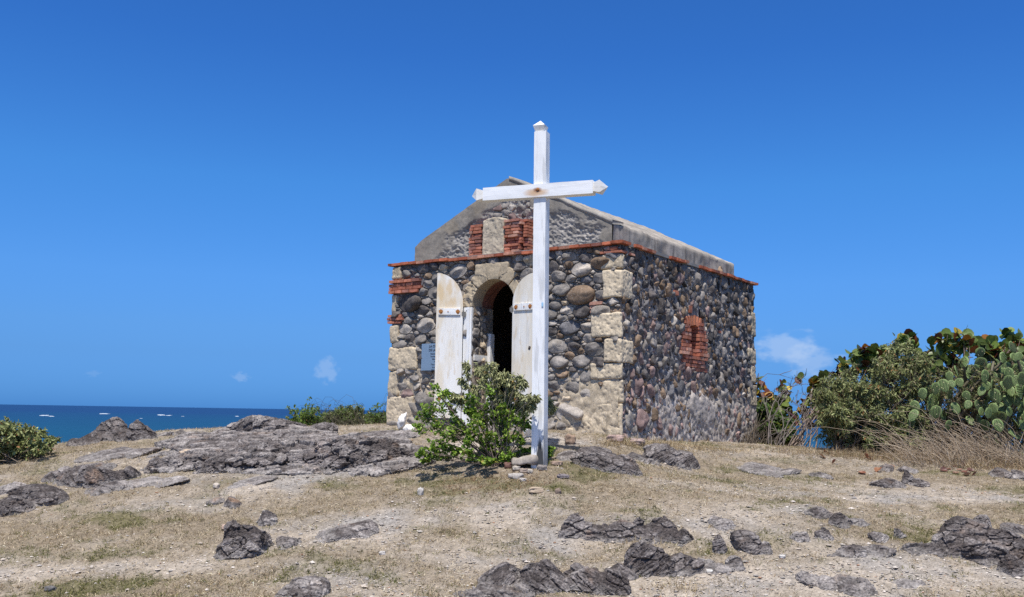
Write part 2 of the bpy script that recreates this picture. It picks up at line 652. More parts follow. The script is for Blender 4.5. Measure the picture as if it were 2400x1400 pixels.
def ground_mask(x, y):
    """bare pale gravel (1) against dry grass (0); greenish cover; both from noise and the worn paths"""
    P = np.c_[x, y, np.zeros(len(x))]
    n = fbm(P * np.array([.55, .9, 1]), 4, 21) + .35 * fbm(P * 3.2, 3, 25)
    g = .28 + .9 * n
    for (a, b, r, s) in PATHS:
        ab = b - a
        t = np.clip(((P[:, :2] - a) @ ab) / (ab @ ab), 0, 1)
        d = np.linalg.norm(P[:, :2] - a - t[:, None] * ab, axis=1)
        g += .8 * s * sm(r, r * .25, d + .25 * r * fbm(P * 2.2, 2, 33))
    green = sm(.02, .5, fbm(P * np.array([.9, 1.4, 1]), 3, 41) + .45 * fbm(P * 4.5, 2, 45))
    return np.clip(g, 0, 1), green


def _seg(a, b, r, s):
    return (gpt(*a)[:2], gpt(*b)[:2], r, s)


PATHS = [_seg((0, 1345), (420, 1330), .35, .9), _seg((420, 1330), (900, 1215), .35, .4), _seg((900, 1215), (1150, 1215), .5, .75), _seg((1150, 1215), (1330, 1260), .45, .5), _seg((820, 1260), (1150, 1310), .5, .5),
         _seg((960, 1060), (1250, 1030), .55, 1.2), _seg((1290, 1035), (1430, 1040), .35, 1.1), _seg((560, 1150), (980, 1085), .3, .8),
         _seg((1600, 1185), (1880, 1195), .35, .55), _seg((1850, 1160), (2390, 1170), .4, .6), _seg((2000, 1370), (2390, 1330), .6, .55),
         _seg((1650, 1350), (1950, 1370), .5, .5), _seg((1300, 1110), (1700, 1130), .3, -.5), _seg((1050, 1140), (1450, 1150), .5, -.5),
         _seg((0, 1250), (500, 1230), .55, -.45), _seg((1650, 1230), (1750, 1300), .3, .6), _seg((1500, 1390), (2000, 1395), .5, .4)]

ths = np.radians(np.concatenate([np.linspace(-180, -34, 26)[:-1], np.linspace(-34, 34, 640), np.linspace(34, 180, 26)[1:]]))
rs = np.concatenate([np.linspace(.3, 6.9, 14), np.linspace(7.05, 13.4, 330), np.linspace(13.44, 18.5, 130), np.linspace(18.7, 30, 40), np.linspace(31, 75, 14)])
RR, TT = np.meshgrid(rs, ths, indexing='ij')
X, Y = (RR * np.sin(TT)).ravel(), (RR * np.cos(TT)).ravel()
Z = terr(X, Y)
near = (RR.ravel() > 6.5) & (RR.ravel() < 19) & (np.abs(TT.ravel()) < .62)
gm, gr = np.zeros(len(X)), np.zeros(len(X))
Pn = np.c_[X[near], Y[near], np.zeros(near.sum())]
gm[near], gr[near] = ground_mask(X[near], Y[near])
Z[near] += .009 * fbm(Pn * 22, 3, 61) + .012 * fbm(Pn * 7, 3, 63) + .007 * (1 - gm[near]) * np.maximum(0, fbm(Pn * 30, 2, 67))
straw, sand, grey, moss = C3((.225, .18, .128)), C3((.36, .305, .245)), C3((.285, .26, .235)), C3((.11, .105, .042))
cg = np.tile(straw, (len(X), 1))
n2 = np.zeros(len(X))
n2[near] = sm(-.15, .45, fbm(Pn * 1.1, 3, 71))
k = (gr * (1 - gm) * .55)[:, None]
cg = cg * (1 - k) + moss * k
sg = sand * (1 - n2[:, None]) + grey * n2[:, None]
cg = cg * (1 - gm[:, None]) + sg * gm[:, None]
sp = np.zeros(len(X))
sp[near] = fbm(Pn * 40, 2, 77)
cg = cg * (1 + .5 * sp + .25 * np.where(near, fbm(np.c_[X, Y, X * 0] * 9, 3, 79), 0))[:, None]
far = (RR.ravel() >= 19)[:, None]
cg = np.where(far, C3((.14, .11, .07)), np.clip(cg, .02, .8))
g = obj('ground', np.c_[X, Y, Z], grid_faces(len(rs), len(ths)), MGROUND, None, cg)
g['kind'] = 'structure'

# ------------------------------------------------------------------ sea
m, t, b = new_mat('sea water')
N, L = t.nodes.new, t.links.new
tc, ln, mr, rp = N('ShaderNodeTexCoord'), N('ShaderNodeVectorMath'), N('ShaderNodeMapRange'), N('ShaderNodeValToRGB')
ln.operation = 'LENGTH'
L(tc.outputs['Object'], ln.inputs[0])
mr.inputs[1].default_value, mr.inputs[2].default_value = 120, 2600
no, ad, mu = N('ShaderNodeTexNoise'), N('ShaderNodeMath'), N('ShaderNodeMath')
mp = N('ShaderNodeMapping')
mp.inputs['Scale'].default_value = (.004, .012, 1)
no.inputs['Scale'].default_value, no.inputs['Detail'].default_value = 1, 5
L(tc.outputs['Object'], mp.inputs[0])
L(mp.outputs[0], no.inputs['Vector'])
L(ln.outputs['Value'], mr.inputs[0])
mu.operation = 'MULTIPLY_ADD'
L(no.outputs[0], mu.inputs[0])
mu.inputs[1].default_value, mu.inputs[2].default_value = .36, -.18
L(mr.outputs[0], ad.inputs[0])
L(mu.outputs[0], ad.inputs[1])
L(ad.outputs[0], rp.inputs[0])
for i, (p, c) in enumerate([(0, (.0, .055, .082)), (.3, (.0, .036, .075)), (1, (.002, .018, .075))]):
    e = rp.color_ramp.elements[0] if i == 0 else (rp.color_ramp.elements[-1] if i == 2 else rp.color_ramp.elements.new(p))
    e.position, e.color = p, (*c, 1)
L(rp.outputs[0], b.inputs['Base Color'])
b.inputs['Roughness'].default_value, b.inputs['Specular IOR Level'].default_value = .35, .12
n1, mp1, bp = N('ShaderNodeTexNoise'), N('ShaderNodeMapping'), N('ShaderNodeBump')
mp1.inputs['Scale'].default_value = (.06, .16, 1)
n1.inputs['Scale'].default_value, n1.inputs['Detail'].default_value = 1, 7
bp.inputs['Strength'].default_value, bp.inputs['Distance'].default_value = .5, 1.2
L(tc.outputs['Object'], mp1.inputs[0])
L(mp1.outputs[0], n1.inputs['Vector'])
L(n1.outputs[0], bp.inputs['Height'])
L(bp.outputs[0], b.inputs['Normal'])
MSEA = m
SEA = -13.0
th = np.linspace(0, 2 * np.pi, 97)[:-1]
rr = np.array([2, 60, 150, 400, 1000, 3000, 8000, 20000, 40000.])
V = np.array([(r * math.sin(a), r * math.cos(a), SEA) for r in rr for a in th])
sea = obj('sea', V, grid_faces(len(rr), 96, True), MSEA)
sea['kind'] = 'structure'
fm = MB()
rng = np.random.default_rng(4)
for (px, py, wpx, hpx) in [(a_, b_, c_, d_ * .6) for a_, b_, c_, d_ in [(104, 974, 20, 4), (120, 976, 13, 3), (244, 970, 24, 3), (378, 973, 16, 4), (396, 974, 12, 3), (556, 976, 9, 2), (428, 976, 7, 1.2), (330, 981, 7, 1.2), (560, 996, 9, 1.2), (770, 966, 6, 1)]]:
    d = ray(px, py)
    tt = (SEA - EYE[2]) / d[2]
    c = EYE + d * tt
    wr = wpx / FPX * tt
    dep = hpx / FPX * tt * tt / 14.7 * .5
    nseg = 18
    a = np.linspace(0, 2 * np.pi, nseg, endpoint=False)
    jit = 1 + .45 * rng.normal(size=nseg) * .5
    e1 = c[:2] / np.linalg.norm(c[:2])
    e0 = np.array([e1[1], -e1[0]])
    el = (np.cos(a) * wr / 2 * jit)[:, None] * e0 + (np.sin(a) * dep * jit)[:, None] * e1
    ring = np.c_[c[:2] + el, np.full(nseg, SEA + .05)]
    top = np.c_[c[:2] + el * .6, np.full(nseg, SEA + hpx / FPX * tt * .1)]
    V = np.r_[ring, top, [[c[0], c[1], SEA + hpx / FPX * tt * .14]]]
    F = [(i, (i + 1) % nseg, nseg + (i + 1) % nseg, nseg + i) for i in range(nseg)] + [(nseg + i, nseg + (i + 1) % nseg, 2 * nseg) for i in range(nseg)]
    fm.add(V, F, (.5, .56, .6))
fo = fm.build('sea_foam', MSHELL)
fo['kind'] = 'stuff'


# ------------------------------------------------------------------ chapel
chapel = thing('chapel', (*plan(WF / 2, WS / 2)[:2], 1.35), 'small ruined chapel of rubble stone with an open arched doorway and a cement gable', 'chapel')


class Wall:
    """a wall plane: a along, z up, d out of the face"""
    def __init__(s, o, t, n):
        s.o, s.t, s.n = C3(o), C3(t), C3(n)

    def __call__(s, a, z, d):
        a, z, d = np.broadcast_arrays(np.asarray(a, float), np.asarray(z, float), np.asarray(d, float))
        return s.o + a[..., None] * s.t + d[..., None] * s.n + z[..., None] * np.array([0, 0, 1.0])

    def arr(s, P):
        return s(P[:, 0], P[:, 1], P[:, 2])


FRONT = Wall(CO, UD, -VD)
SIDE = Wall(CO, VD, -UD)
GABLE = Wall(CO + VD * .25, UD, -VD)
DC, DR, DSP, DB = 2.13, .385, 3.29, 1.50       # door: centre, half width, springing, sill


def in_door(a, z, m=0.0):
    r = DR + m
    return (np.abs(a - DC) < r) & (z < DSP) | (((a - DC) ** 2 + (z - DSP) ** 2) < r * r)


def rubble(mb, wall, A, Zr, rmax, rmin, ntry, asp, seed, reject, palette, depth=.04, d0=0.0, planes=None, seeds=None, pw=2.0, cap_=1.5):
    """pack stones into a wall: power cells of randomly sized seeds, each stone a domed, chipped lump"""
    rg = np.random.default_rng(seed)
    P, R = [], []
    if seeds:
        for (a, z, r) in seeds:
            P.append((a / asp, z))
            R.append(r)
    for k in range(ntry):
        r = rmin + (rmax - rmin) * (1 - k / ntry) ** pw * rg.uniform(.55, 1)
        a, z = rg.uniform(*A), rg.uniform(*Zr)
        if reject(a, z, r):
            continue
        q = np.array((a / asp, z))
        if P:
            d = np.linalg.norm(np.array(P) - q, axis=1)
            if (d < .86 * (np.array(R) + r)).any():
                continue
        P.append(tuple(q))
        R.append(r)
    P, R = np.array(P), np.array(R)
    nseg = 26
    th = np.linspace(0, 2 * np.pi, nseg, endpoint=False)
    S_ = np.array([1.0, .985, .955, .87, .6, .3])
    H_ = np.array([-1.0, .52, .82, .96, 1.0, 1.0])
    gf = grid_faces(len(S_), nseg, True)
    cap = np.array([((len(S_) - 1) * nseg + (i + 1) % nseg, (len(S_) - 1) * nseg + i, len(S_) * nseg) for i in range(nseg)])
    for i in range(len(P)):
        dv = P - P[i]
        d = np.linalg.norm(dv, axis=1)
        nb = np.where((d > 0) & (d < R[i] + R + .22))[0]
        ph = np.arctan2(dv[nb, 1], dv[nb, 0])
        t = (d[nb] ** 2 + R[i] ** 2 - R[nb] ** 2) / (2 * d[nb])
        c = np.cos(th[:, None] - ph[None])
        rr = np.where(c > .06, t[None] / np.maximum(c, .06), 9).min(1) if len(nb) else np.full(nseg, R[i])
        ja = 1 + .10 * np.sin(th * 2 + rg.uniform(0, 6)) + .07 * np.sin(th * 3 + rg.uniform(0, 6)) + .035 * np.sin(th * 5 + rg.uniform(0, 6))
        ex, tl = rg.uniform(.72, 1.45), rg.normal(0, .35)
        rr = np.minimum(rr, R[i] * cap_ * ja / np.sqrt((np.cos(th - tl) / ex) ** 2 + (np.sin(th - tl) * ex) ** 2))
        m_ = rg.integers(5, 8)
        pa_ = (np.arange(m_) + rg.uniform(-.3, .3, m_)) * 2 * np.pi / m_ + rg.uniform(0, 6)
        pt_ = R[i] * rg.uniform(.85, 1.35, m_)
        cc_ = np.cos(th[:, None] - pa_[None])
        rr = np.minimum(rr, np.where(cc_ > .06, pt_[None] / np.maximum(cc_, .06), 9).min(1))
        if planes:
            for (pa, pz, na, nz) in planes:      # keep to the side na,nz points away from
                dd = (pa / asp - P[i, 0]) * na + (pz - P[i, 1]) * nz
                cc = np.cos(th) * na + np.sin(th) * nz
                if na > 0 and P[i, 0] * asp > pa or na < 0 and P[i, 0] * asp < pa:
                    continue
                if dd > 0 and (na == 0 or abs(P[i, 0] * asp - pa) < .5):
                    rr = np.minimum(rr, np.where(cc > .06, dd / np.maximum(cc, .06), 9))
        rr = .92 * rr + .04 * (np.roll(rr, 1) + np.roll(rr, -1))
        rr = np.maximum(rr * .965 - .003, .008)
        dep = depth * rg.uniform(.5, 1.25) * min(1.5, (R[i] / .08) ** .6)
        ta, tz = rg.normal(0, .22, 2)
        a = P[i, 0] * asp + (S_[:, None] * rr[None] * np.cos(th)[None]) * asp
        z = P[i, 1] + S_[:, None] * rr[None] * np.sin(th)[None]
        h = np.where(H_ < 0, -.03, H_ * dep)[:, None] * np.ones(nseg)[None]
        for _ in range(3):
            cut = np.maximum(0, S_[:, None] * np.cos(th - rg.uniform(0, 6.28))[None] - rg.uniform(-.1, .6)) * dep * rg.uniform(.5, 1.8)
            h = np.where(H_[:, None] > 0, np.maximum(h - cut, dep * .15), h)
        a, z, h = np.r_[a.ravel(), P[i, 0] * asp], np.r_[z.ravel(), P[i, 1]], np.r_[h.ravel(), dep]
        Q = np.c_[a, z, h]
        w = np.clip(h / dep, 0, 1)
        fz = vnoise(Q * 16 + i * 3.1, seed)
        h = h + w * (np.clip(fz * 2, -1, 1) * .007 + .005 * vnoise(Q * 40 + i, seed + 3)) * min(1.6, R[i] / .07) + w * ((a - P[i, 0] * asp) * ta + (z - P[i, 1]) * tz)
        col = C3(palette(P[i, 0] * asp, P[i, 1], rg))
        cc = np.tile(col, (len(a), 1)) * (1 + .3 * np.clip(vnoise(Q * 12 + i, seed + 8), -1, 1))[:, None]
        mb.add(wall(a, z, h + d0), [gf, cap], cc)
    return P * np.array([asp, 1]), R


def backing(mb, wall, A, Zr, step, drop, colf, d0=0.0, amp=.012, seed=1, ztop=None):
    na, nz = int((A[1] - A[0]) / step) + 1, int((Zr[1] - Zr[0]) / step) + 1
    a, z = np.meshgrid(np.linspace(*A, na), np.linspace(*Zr, nz), indexing='ij')
    a, z = a.ravel(), z.ravel()
    if ztop is not None:
        z = Zr[0] + (z - Zr[0]) / (Zr[1] - Zr[0]) * (ztop(a) - Zr[0])
    Q = np.c_[a, z, np.zeros(len(a))]
    h = (d0(a, z) if callable(d0) else d0) + amp * fbm(Q * 11, 4, seed)
    f = grid_faces(na, nz)
    if drop is not None:
        bad = drop(a, z)
        f = f[~bad[f].any(1)]
    mb.add(wall(a, z, h), f, colf(a, z, Q))


GREY, DGREY, BRN, LGT, PUR, BUF, BLU = (.25, .222, .195), (.125, .108, .098), (.215, .15, .10), (.36, .315, .265), (.25, .175, .155), (.50, .40, .28), (.16, .152, .152)


def pick(rg, *pairs):
    cs, ps = zip(*pairs)
    ps = np.array(ps) / sum(ps)
    c = C3(cs[rg.choice(len(cs), p=ps)])
    return c * rg.uniform(.75, 1.25)


# blocks of the corners: (a0, a1, z0, z1, protrusion)
QF = [(-.0, .29, 3.685, 3.905), (-.0, .26, 3.285, 3.68), (-.0, .44, 2.74, 3.085), (-.0, .225, 2.39, 2.725), (-.0, .45, 2.17, 2.40), (-.0, .28, 1.85, 2.165), (-.0, .56, 1.38, 1.845)]
QS = [.05, .30, .02, .33, .03, .06, .02]
QL = [(4.0, 4.2, 3.80, 4.02), (4.09, 4.2, 3.26, 3.57), (4.02, 4.21, 2.77, 3.075), (3.62, 4.215, 2.34, 2.71), (3.99, 4.215, 1.94, 2.335), (3.67, 4.22, 1.45, 1.935)]
QR = [(4.70, 4.90, 3.1, 3.55), (4.55, 4.91, 2.60, 2.90), (4.68, 4.90, 2.27, 2.59), (4.56, 4.92, 1.87, 2.25)]


def rej_front(a, z, r):
    if in_door(a, z, .11 + r * .4) if z > DSP - .05 else (abs(a - DC) < DR + .0 + r * .6):
        return True
    for q in QF + QL:
        if q[0] - .0 < a < q[1] + .0 and q[2] < z < q[3]:
            return True
    if 3.56 < a < 4.2 and 3.57 < z < 3.80:
        return True
    if abs(a - 2.16) < .32 and 3.7 < z < 3.93:
        return True
    return a - r < -.01 or a + r > 4.2 or z + r * .9 > ZTOP


def pal_front(a, z, rg):
    if a < 1.3 and z < 2.25:
        return pick(rg, (LGT, 4), (GREY, 4), (BUF, 1), (BRN, 1))
    if a > 2.9 and z < 2.35:
        return pick(rg, (LGT, 4), (GREY, 3), (BUF, 1), (PUR, 1))
    return pick(rg, (GREY, 5.5), (DGREY, 2.4), (BRN, .8), (LGT, 2.4), (BLU, 1), (BUF, .25))


fw = MB()
seeds = [(3.82, 3.42, .16), (3.47, 3.04, .13), (.62, 3.36, .15), (.62, 3.72, .11), (.95, 3.45, .10), (1.15, 3.80, .10), (2.85, 3.86, .12), (3.25, 3.78, .09), (3.66, 3.74, .08), (.78, 1.72, .16), (.45, 1.98, .12),
         (3.45, 2.5, .10), (3.4, 1.9, .15), (3.9, 3.0, .09), (3.8, 2.85, .07), (3.05, 3.65, .11), (3.3, 3.55, .10), (.8, 2.9, .11)]
rubble(fw, FRONT, (0, 4.2), (1.15, ZTOP), .115, .014, 26000, 1.62, 11, rej_front, pal_front, .05, cap_=2.4,
       planes=[(DC - DR, 2, 1, 0), (DC + DR, 2, -1, 0), (4.2, 2, 1, 0), (-.01, 2, -1, 0), (0, ZTOP, 0, 1)], seeds=[(a, z, r) for a, z, r in seeds])


def col_mort_f(a, z, Q):
    n = fbm(Q * 3, 3, 90)
    base = C3((.21, .18, .15)) * np.ones((len(a), 1))
    warm = (sm(1.5, .7, a) * sm(2.6, 2.1, z) + .8 * sm(2.9, 3.4, a) * sm(2.95, 2.6, z) + .45 * sm(.1, .5, n))[:, None]
    warm = np.clip(warm, 0, 1)
    base = base * (1 - warm) + C3((.50, .41, .29)) * warm
    return base * (1 + .35 * fbm(Q * 18, 3, 91))[:, None]


backing(fw, FRONT, (.0, 4.19), (1.0, ZTOP), .02, lambda a, z: in_door(a, z, .03), col_mort_f, lambda a, z: -.012 + .045 * sm(1.4, .5, a) * sm(2.45, 1.9, z) + .02 * sm(3.0, 3.5, a) * sm(2.9, 2.5, z), .022, 12)
fw.build('rubble_wall', MSTONE, chapel)

# side wall
NA, NB, NZ0, NZ1 = 1.94, 2.80, 2.38, 3.18         # brick niche


def side_ar(px, py, wpx, hpx=None):
    d = ray(px, py)
    q = EYE + d * (((CO - EYE) @ -UD) / (d @ -UD))
    dist = q[1]
    return ((q - CO) @ VD, q[2], (hpx or wpx) / FPX * dist * .5)


def rej_side(a, z, r):
    if NA - r * .5 < a < NB + r * .5 and NZ0 - r * .2 < z < NZ1 + .06 + r * .4:
        return True
    if 2.2 < a < 2.62 and 3.2 < z < 3.42:
        return True
    for q, s_ in zip(QF, QS):
        if a < s_ and q[2] < z < q[3]:
            return True
    for q in QR:
        if q[0] < a < q[1] and q[2] < z < q[3]:
            return True
    return a - r < .0 or a + r > 4.9 or z + r > ZTOP - .01


def pal_side(a, z, rg):
    if z > 3.1:
        return pick(rg, (DGREY, 4), (BRN, 4), (GREY, 3), (BLU, 1.5), (PUR, 1), ((.06, .055, .052), 2))
    if z > 2.2:
        return pick(rg, (DGREY, 2.5), (BLU, 4), (GREY, 3), (PUR, 3), (BRN, 1.6), (LGT, .6), ((.06, .056, .056), 1.5))
    return pick(rg, (BRN, 3.5), ((.30, .205, .18), 3), (GREY, 3), (BLU, 1.2), (LGT, 1.5))


sw = MB()
rubble(sw, SIDE, (0, 4.9), (.95, ZTOP), .115, .014, 26000, .8, 23, rej_side, pal_side, .044, cap_=3.0, pw=1.45, planes=[(4.89, 2, 1, 0), (-.01, 2, -1, 0), (0, ZTOP, 0, 1)],
       seeds=[(.26, 1.62, .15), (.62, 2.0, .12), (1.05, 2.05, .085), (2.35, 3.55, .085), (1.25, 3.62, .09), (.85, 3.7, .07), (1.55, 3.75, .085), (1.3, 3.35, .1), (2.95, 2.1, .08), (1.9, 2.05, .1)] +
       [side_ar(*q) for q in [(1492, 908, 30, 48), (1521, 918, 24, 40), (1549, 922, 20, 32), (1570, 918, 22, 40), (1594, 915, 26, 50), (1500, 985, 40, 62), (1655, 890, 18, 34), (1672, 925, 18, 34), (1690, 932, 18, 34), (1708, 935, 20, 36),
                              (1730, 985, 22, 46), (1525, 690, 26, 40), (1545, 720, 22, 44), (1565, 680, 24, 36), (1590, 655, 24, 36), (1608, 735, 20, 28), (1585, 720, 26, 30), (1630, 650, 24, 34), (1500, 640, 26, 30), (1490, 800, 26, 34), (1515, 760, 30, 36), (1478, 770, 30, 36),
                              (1545, 745, 24, 30), (1530, 800, 22, 34), (1515, 840, 26, 26), (1545, 855, 24, 24), (1690, 640, 22, 30), (1720, 700, 22, 30), (1740, 760, 20, 26), (1700, 790, 22, 28), (1680, 830, 22, 26), (1725, 850, 20, 26)]])


def col_mort_s(a, z, Q):
    n = fbm(Q * 2.2, 3, 95)
    base = C3((.26, .225, .20)) * np.ones((len(a), 1))
    low = np.clip(sm(2.3, 1.75, z) * (.75 + .6 * n), 0, 1)[:, None]
    base = base * (1 - low) + C3((.50, .435, .375)) * low
    top = sm(3.78, 3.9, z)[:, None]
    base = base * (1 - top) + C3((.17, .165, .165)) * top
    return base * (1 + .35 * fbm(Q * 18, 3, 96))[:, None]


backing(sw, SIDE, (.0, 4.89), (.8, ZTOP), .02, lambda a, z: (a > 2.12) & (a < 2.6) & (z > 2.62) & (z < 3.12), col_mort_s, lambda a, z: .004 + .03 * sm(2.2, 1.7, z) * sm(.6, 1.3, a), .024, 15)
# cement smeared over the lower stones
na, nz = 70, 60
a, z = np.meshgrid(np.linspace(1.3, 3.75, na), np.linspace(1.2, 2.5, nz), indexing='ij')
a, z = a.ravel(), z.ravel()
Q = np.c_[a, z, np.zeros(len(a))]
m_ = fbm(Q * 1.9, 4, 101) + .9 * np.exp(-((a - 2.75) / .5) ** 2 - ((z - 1.75) / .38) ** 2) - .35
h = -.02 + .075 * sm(-.1, .45, m_) + .014 * fbm(Q * 26, 3, 102)
sw.add(SIDE(a, z, h), grid_faces(na, nz), C3((.44, .385, .335)) * (1 + .4 * fbm(Q * 20, 3, 103))[:, None])
sw.build('rubble_wall', MSTONE, chapel)
# the two walls out of sight, plainer rubble
for nm, wl, W_ in (('b', Wall(plan(0, WS), UD, VD), WF), ('l', Wall(plan(WF, 0), VD, UD), WS)):
    bw = MB()
    rubble(bw, wl, (0, W_), (.95, ZTOP), .13, .05, 2500, 1.2, 31 if nm == 'b' else 37, lambda a, z, r: a - r < 0 or a + r > W_ or z + r > ZTOP, pal_side, .03)
    backing(bw, wl, (0, W_), (.8, ZTOP), .08, None, col_mort_s, 0, .01, 17)
    bw.build('rubble_wall', MSTONE, chapel)

# corner blocks, pitted coral limestone
LIM = (.62, .51, .36)


def block(wall, q, side=None, seed=0, tone=1.0, proud=.045):
    if side is None:
        V, F = rough_box((q[0], q[2] + .004, -.16), (q[1], q[3] - .004, proud), .013, .012, 8, .03, seed, .010)
    else:
        V, F = rough_box((-.045, q[2] + .004, -side), (q[1], q[3] - .004, proud), .013, .012, 8, .03, seed, .010)
    V = V + .02 * np.stack([vnoise(V * 4.2 + seed + k_ * 9, seed + k_) for k_ in range(3)], 1)
    c = C3(LIM) * tone * (1 + .14 * fbm(V * 5 + seed, 3, seed) + .30 * fbm(V * 40, 3, seed + 5) - .5 * sm(.3, .7, vnoise(V * 55, seed + 6)))[:, None]
    return obj('corner_block', wall.arr(V), F, MLIME, chapel, c)


for i, (q, s_) in enumerate(zip(QF, QS)):
    block(FRONT, q, s_, 40 + i, (.92, 1.05, 1.1, 1.0, .95, 1.0, 1.02)[i], (.03, .05, .045, .06, .04, .02, .03)[i])
for i, q in enumerate(QL):
    block(FRONT, q, None, 60 + i, (.72, .9, .85, .9, .85, .95)[i], (.05, .02, .04, .05, .05, .045)[i])
for i, q in enumerate(QR):
    block(SIDE, q, None, 80 + i, (.75, .8, .85, .8)[i], .04)


def bricks(wall, rows, seed, name='brick_patch', tone=1.0, parent=None, collect=None):
    """rows of thin bricks: (a0, a1, z0, z1, front d, depth)"""
    rg = np.random.default_rng(seed)
    mb = collect or MB()
    for k, (a0, a1, z0, z1, d, dep) in enumerate(rows):
        a = a0
        while a < a1 - .012:
            ln = min(rg.uniform(.10, .19), a1 - a)
            if a1 - (a + ln) < .05:
                ln = a1 - a
            dj = d + rg.normal(0, .004)
            V, F = rough_box((a + .003, z0 + .003, dj - dep), (a + ln - .003, z1 - .003, dj), .03, .006, 22, .008, seed * 50 + int(a * 1000) % 97 + k)
            V[:, 1] += (V[:, 0] - a) * rg.normal(0, .012)
            c = C3(pick(rg, ((.47, .185, .115), 4), ((.40, .15, .095), 3), ((.52, .28, .20), 1.8), ((.31, .14, .105), 1.2))) * tone
            mb.add(wall.arr(V), F, c * (1 + .25 * vnoise(V * 25, seed))[:, None])
            a += ln
    return mb if collect else mb.build(name, MBRICK, parent or chapel)


def stack(a0, a1, z0, z1, n, d, dep, rg, jit=.012):
    hs = np.linspace(z0, z1, n + 1)
    return [(a0 + rg.normal(0, jit), a1 + rg.normal(0, jit), hs[i], hs[i + 1], d + rg.normal(0, .008), dep) for i in range(n)]


rg = np.random.default_rng(77)
bricks(FRONT, stack(3.60, 4.24, 3.575, 3.80, 4, .055, .18, rg, .02), 201)
bricks(FRONT, stack(3.97, 4.24, 3.09, 3.24, 3, .06, .15, rg, .03), 202)
bricks(FRONT, stack(.26, .47, 3.09, 3.255, 3, .03, .1, rg, .02), 203)
bricks(FRONT, [(-.03, .31, 3.905, 3.945, .05, .2), (.02, .2, 3.95, 4.0, .04, .15)], 204)
bricks(SIDE, [(-.045, .36, 3.905, 3.945, .045, .2)], 205)
for k_, r_ in enumerate([(1.62, 1.78, 3.5, 3.58, .04, .08), (1.15, 1.22, 3.3, 3.35, .04, .06), (3.3, 3.4, 3.05, 3.1, .04, .06), (2.15, 2.26, 3.28, 3.4, .04, .08)]):
    bricks(SIDE, [r_], 206 + k_, tone=.9)

# tile course round the top of the wall
tc_ = MB()
rg = np.random.default_rng(5)
for wl, W_, gaps in ((FRONT, WF, []), (SIDE, WS, [(.13, .27), (1.02, 1.5), (2.05, 2.5)])):
    a = -.075
    tc_ = MB()
    while a < W_ + .06:
        ln = rg.uniform(.12, .2)
        mid = a + ln / 2
        drop_ = 0
        if any(g0 < mid < g1 for g0, g1 in gaps):
            a += ln
            if tc_.n:
                tc_.build('tile_course', MBRICK, chapel)
                tc_ = MB()
            continue
        dj = rg.normal(.075, .008)
        zj = ZTOP + rg.normal(.0, .004)
        if wl is FRONT and 1.2 < mid < 3.0:
            zj -= .012
        V, F = rough_box((a + .002, zj, -.12), (min(a + ln, W_ + .08) - .002, zj + .046, dj), .035, .005, 20, .008, int(a * 100))
        c = C3(pick(rg, ((.44, .14, .075), 4), ((.36, .11, .065), 2), ((.50, .24, .16), 1.5), ((.24, .10, .075), 1)))
        tc_.add(wl.arr(V), F, c * (1 + .2 * vnoise(V * 25, 3))[:, None])
        a += ln
    tc_.build('tile_course', MBRICK, chapel)

# cement ledge over the walls
V, F = rough_box((-.03, -.03, ZTOP + .0), (WF + .03, WS + .03, ZTOP + .05), .12, .004, 6, .01, 3)
P_ = CO + V[:, :1] * UD + V[:, 1:2] * VD + np.c_[np.zeros((len(V), 2)), V[:, 2]]
led = MB()
led.add(P_, F, C3((.25, .235, .22)))
led.build('cement_ledge', MPLAST, chapel)

# gable: cement face with rubble showing through
GI, ZA, ZE = .25, 5.285, 4.40
GA0, GA1 = GI, WF - GI


def roofz(a):
    """outline of the gable in its own plane"""
    mid = 2.085
    left = ZE + .06 + (ZA - ZE - .06) * (GA1 - .13 - a) / (GA1 - .13 - mid)
    left = np.where(a > GA1 - .13, ZE + .06 - .10 * (a - GA1 + .13) / .13, left)
    right = ZE + (ZA - ZE) * (a - GA0) / (mid - GA0)
    return np.minimum(np.where(a > mid, left, right), ZA - .012)


gb = MB()
na, nz = 240, 90
a, z = np.meshgrid(np.linspace(GA0, GA1, na), np.linspace(0, 1, nz), indexing='ij')
a, zt = a.ravel(), z.ravel()
z = ZTOP + .03 + zt * (roofz(a) - ZTOP - .03)
Q = np.c_[a, z, np.zeros(len(a))]
edge = np.minimum(roofz(a) - z, np.minimum(a - GA0, GA1 - a))
n = fbm(Q * 3.2, 4, 111)
broken = sm(-.10, .10, edge - .30 - .26 * n - .12 * sm(2.3, 3.2, a) + .14 * sm(1.9, 1.2, a) * sm(4.8, 4.4, z))
h = .035 * (1 - broken) + .008 * fbm(Q * 5, 3, 112) + broken * (.022 * fbm(Q * 19, 4, 113) - .018 + .014 * ridged(Q * 12, 3, 117))
pl = C3((.27, .24, .20)) * (1 + .28 * fbm(Q * np.array([2.2, 2.2, 1]), 4, 114))[:, None]
rust_ = sm(.2, .55, fbm(Q * 2.5, 3, 118))[:, None]
pl = pl * (1 - .5 * rust_) + C3((.34, .28, .20)) * .5 * rust_
bk = C3((.33, .30, .265)) * (1 + .45 * fbm(Q * 26, 3, 115) + .3 * fbm(Q * 6, 2, 116))[:, None]
gb.add(GABLE(a, z, h), grid_faces(na, nz), pl * (1 - broken[:, None]) + bk * broken[:, None])
rubble(gb, GABLE, (1.5, 2.75), (4.62, 5.1), .075, .03, 1500, 1.2, 53,
       lambda a, z, r: (z > roofz(np.array([a]))[0] - .24 - .1 * abs(a - 2.05)) or (1.6 < a < 2.75 and z < 4.66) or (a > 2.35 and z < 4.8), lambda a, z, rg: pick(rg, (GREY, 4), (LGT, 3), (DGREY, 2), (PUR, 1)), .035, .0)
gb.build('gable', MPLAST, chapel)

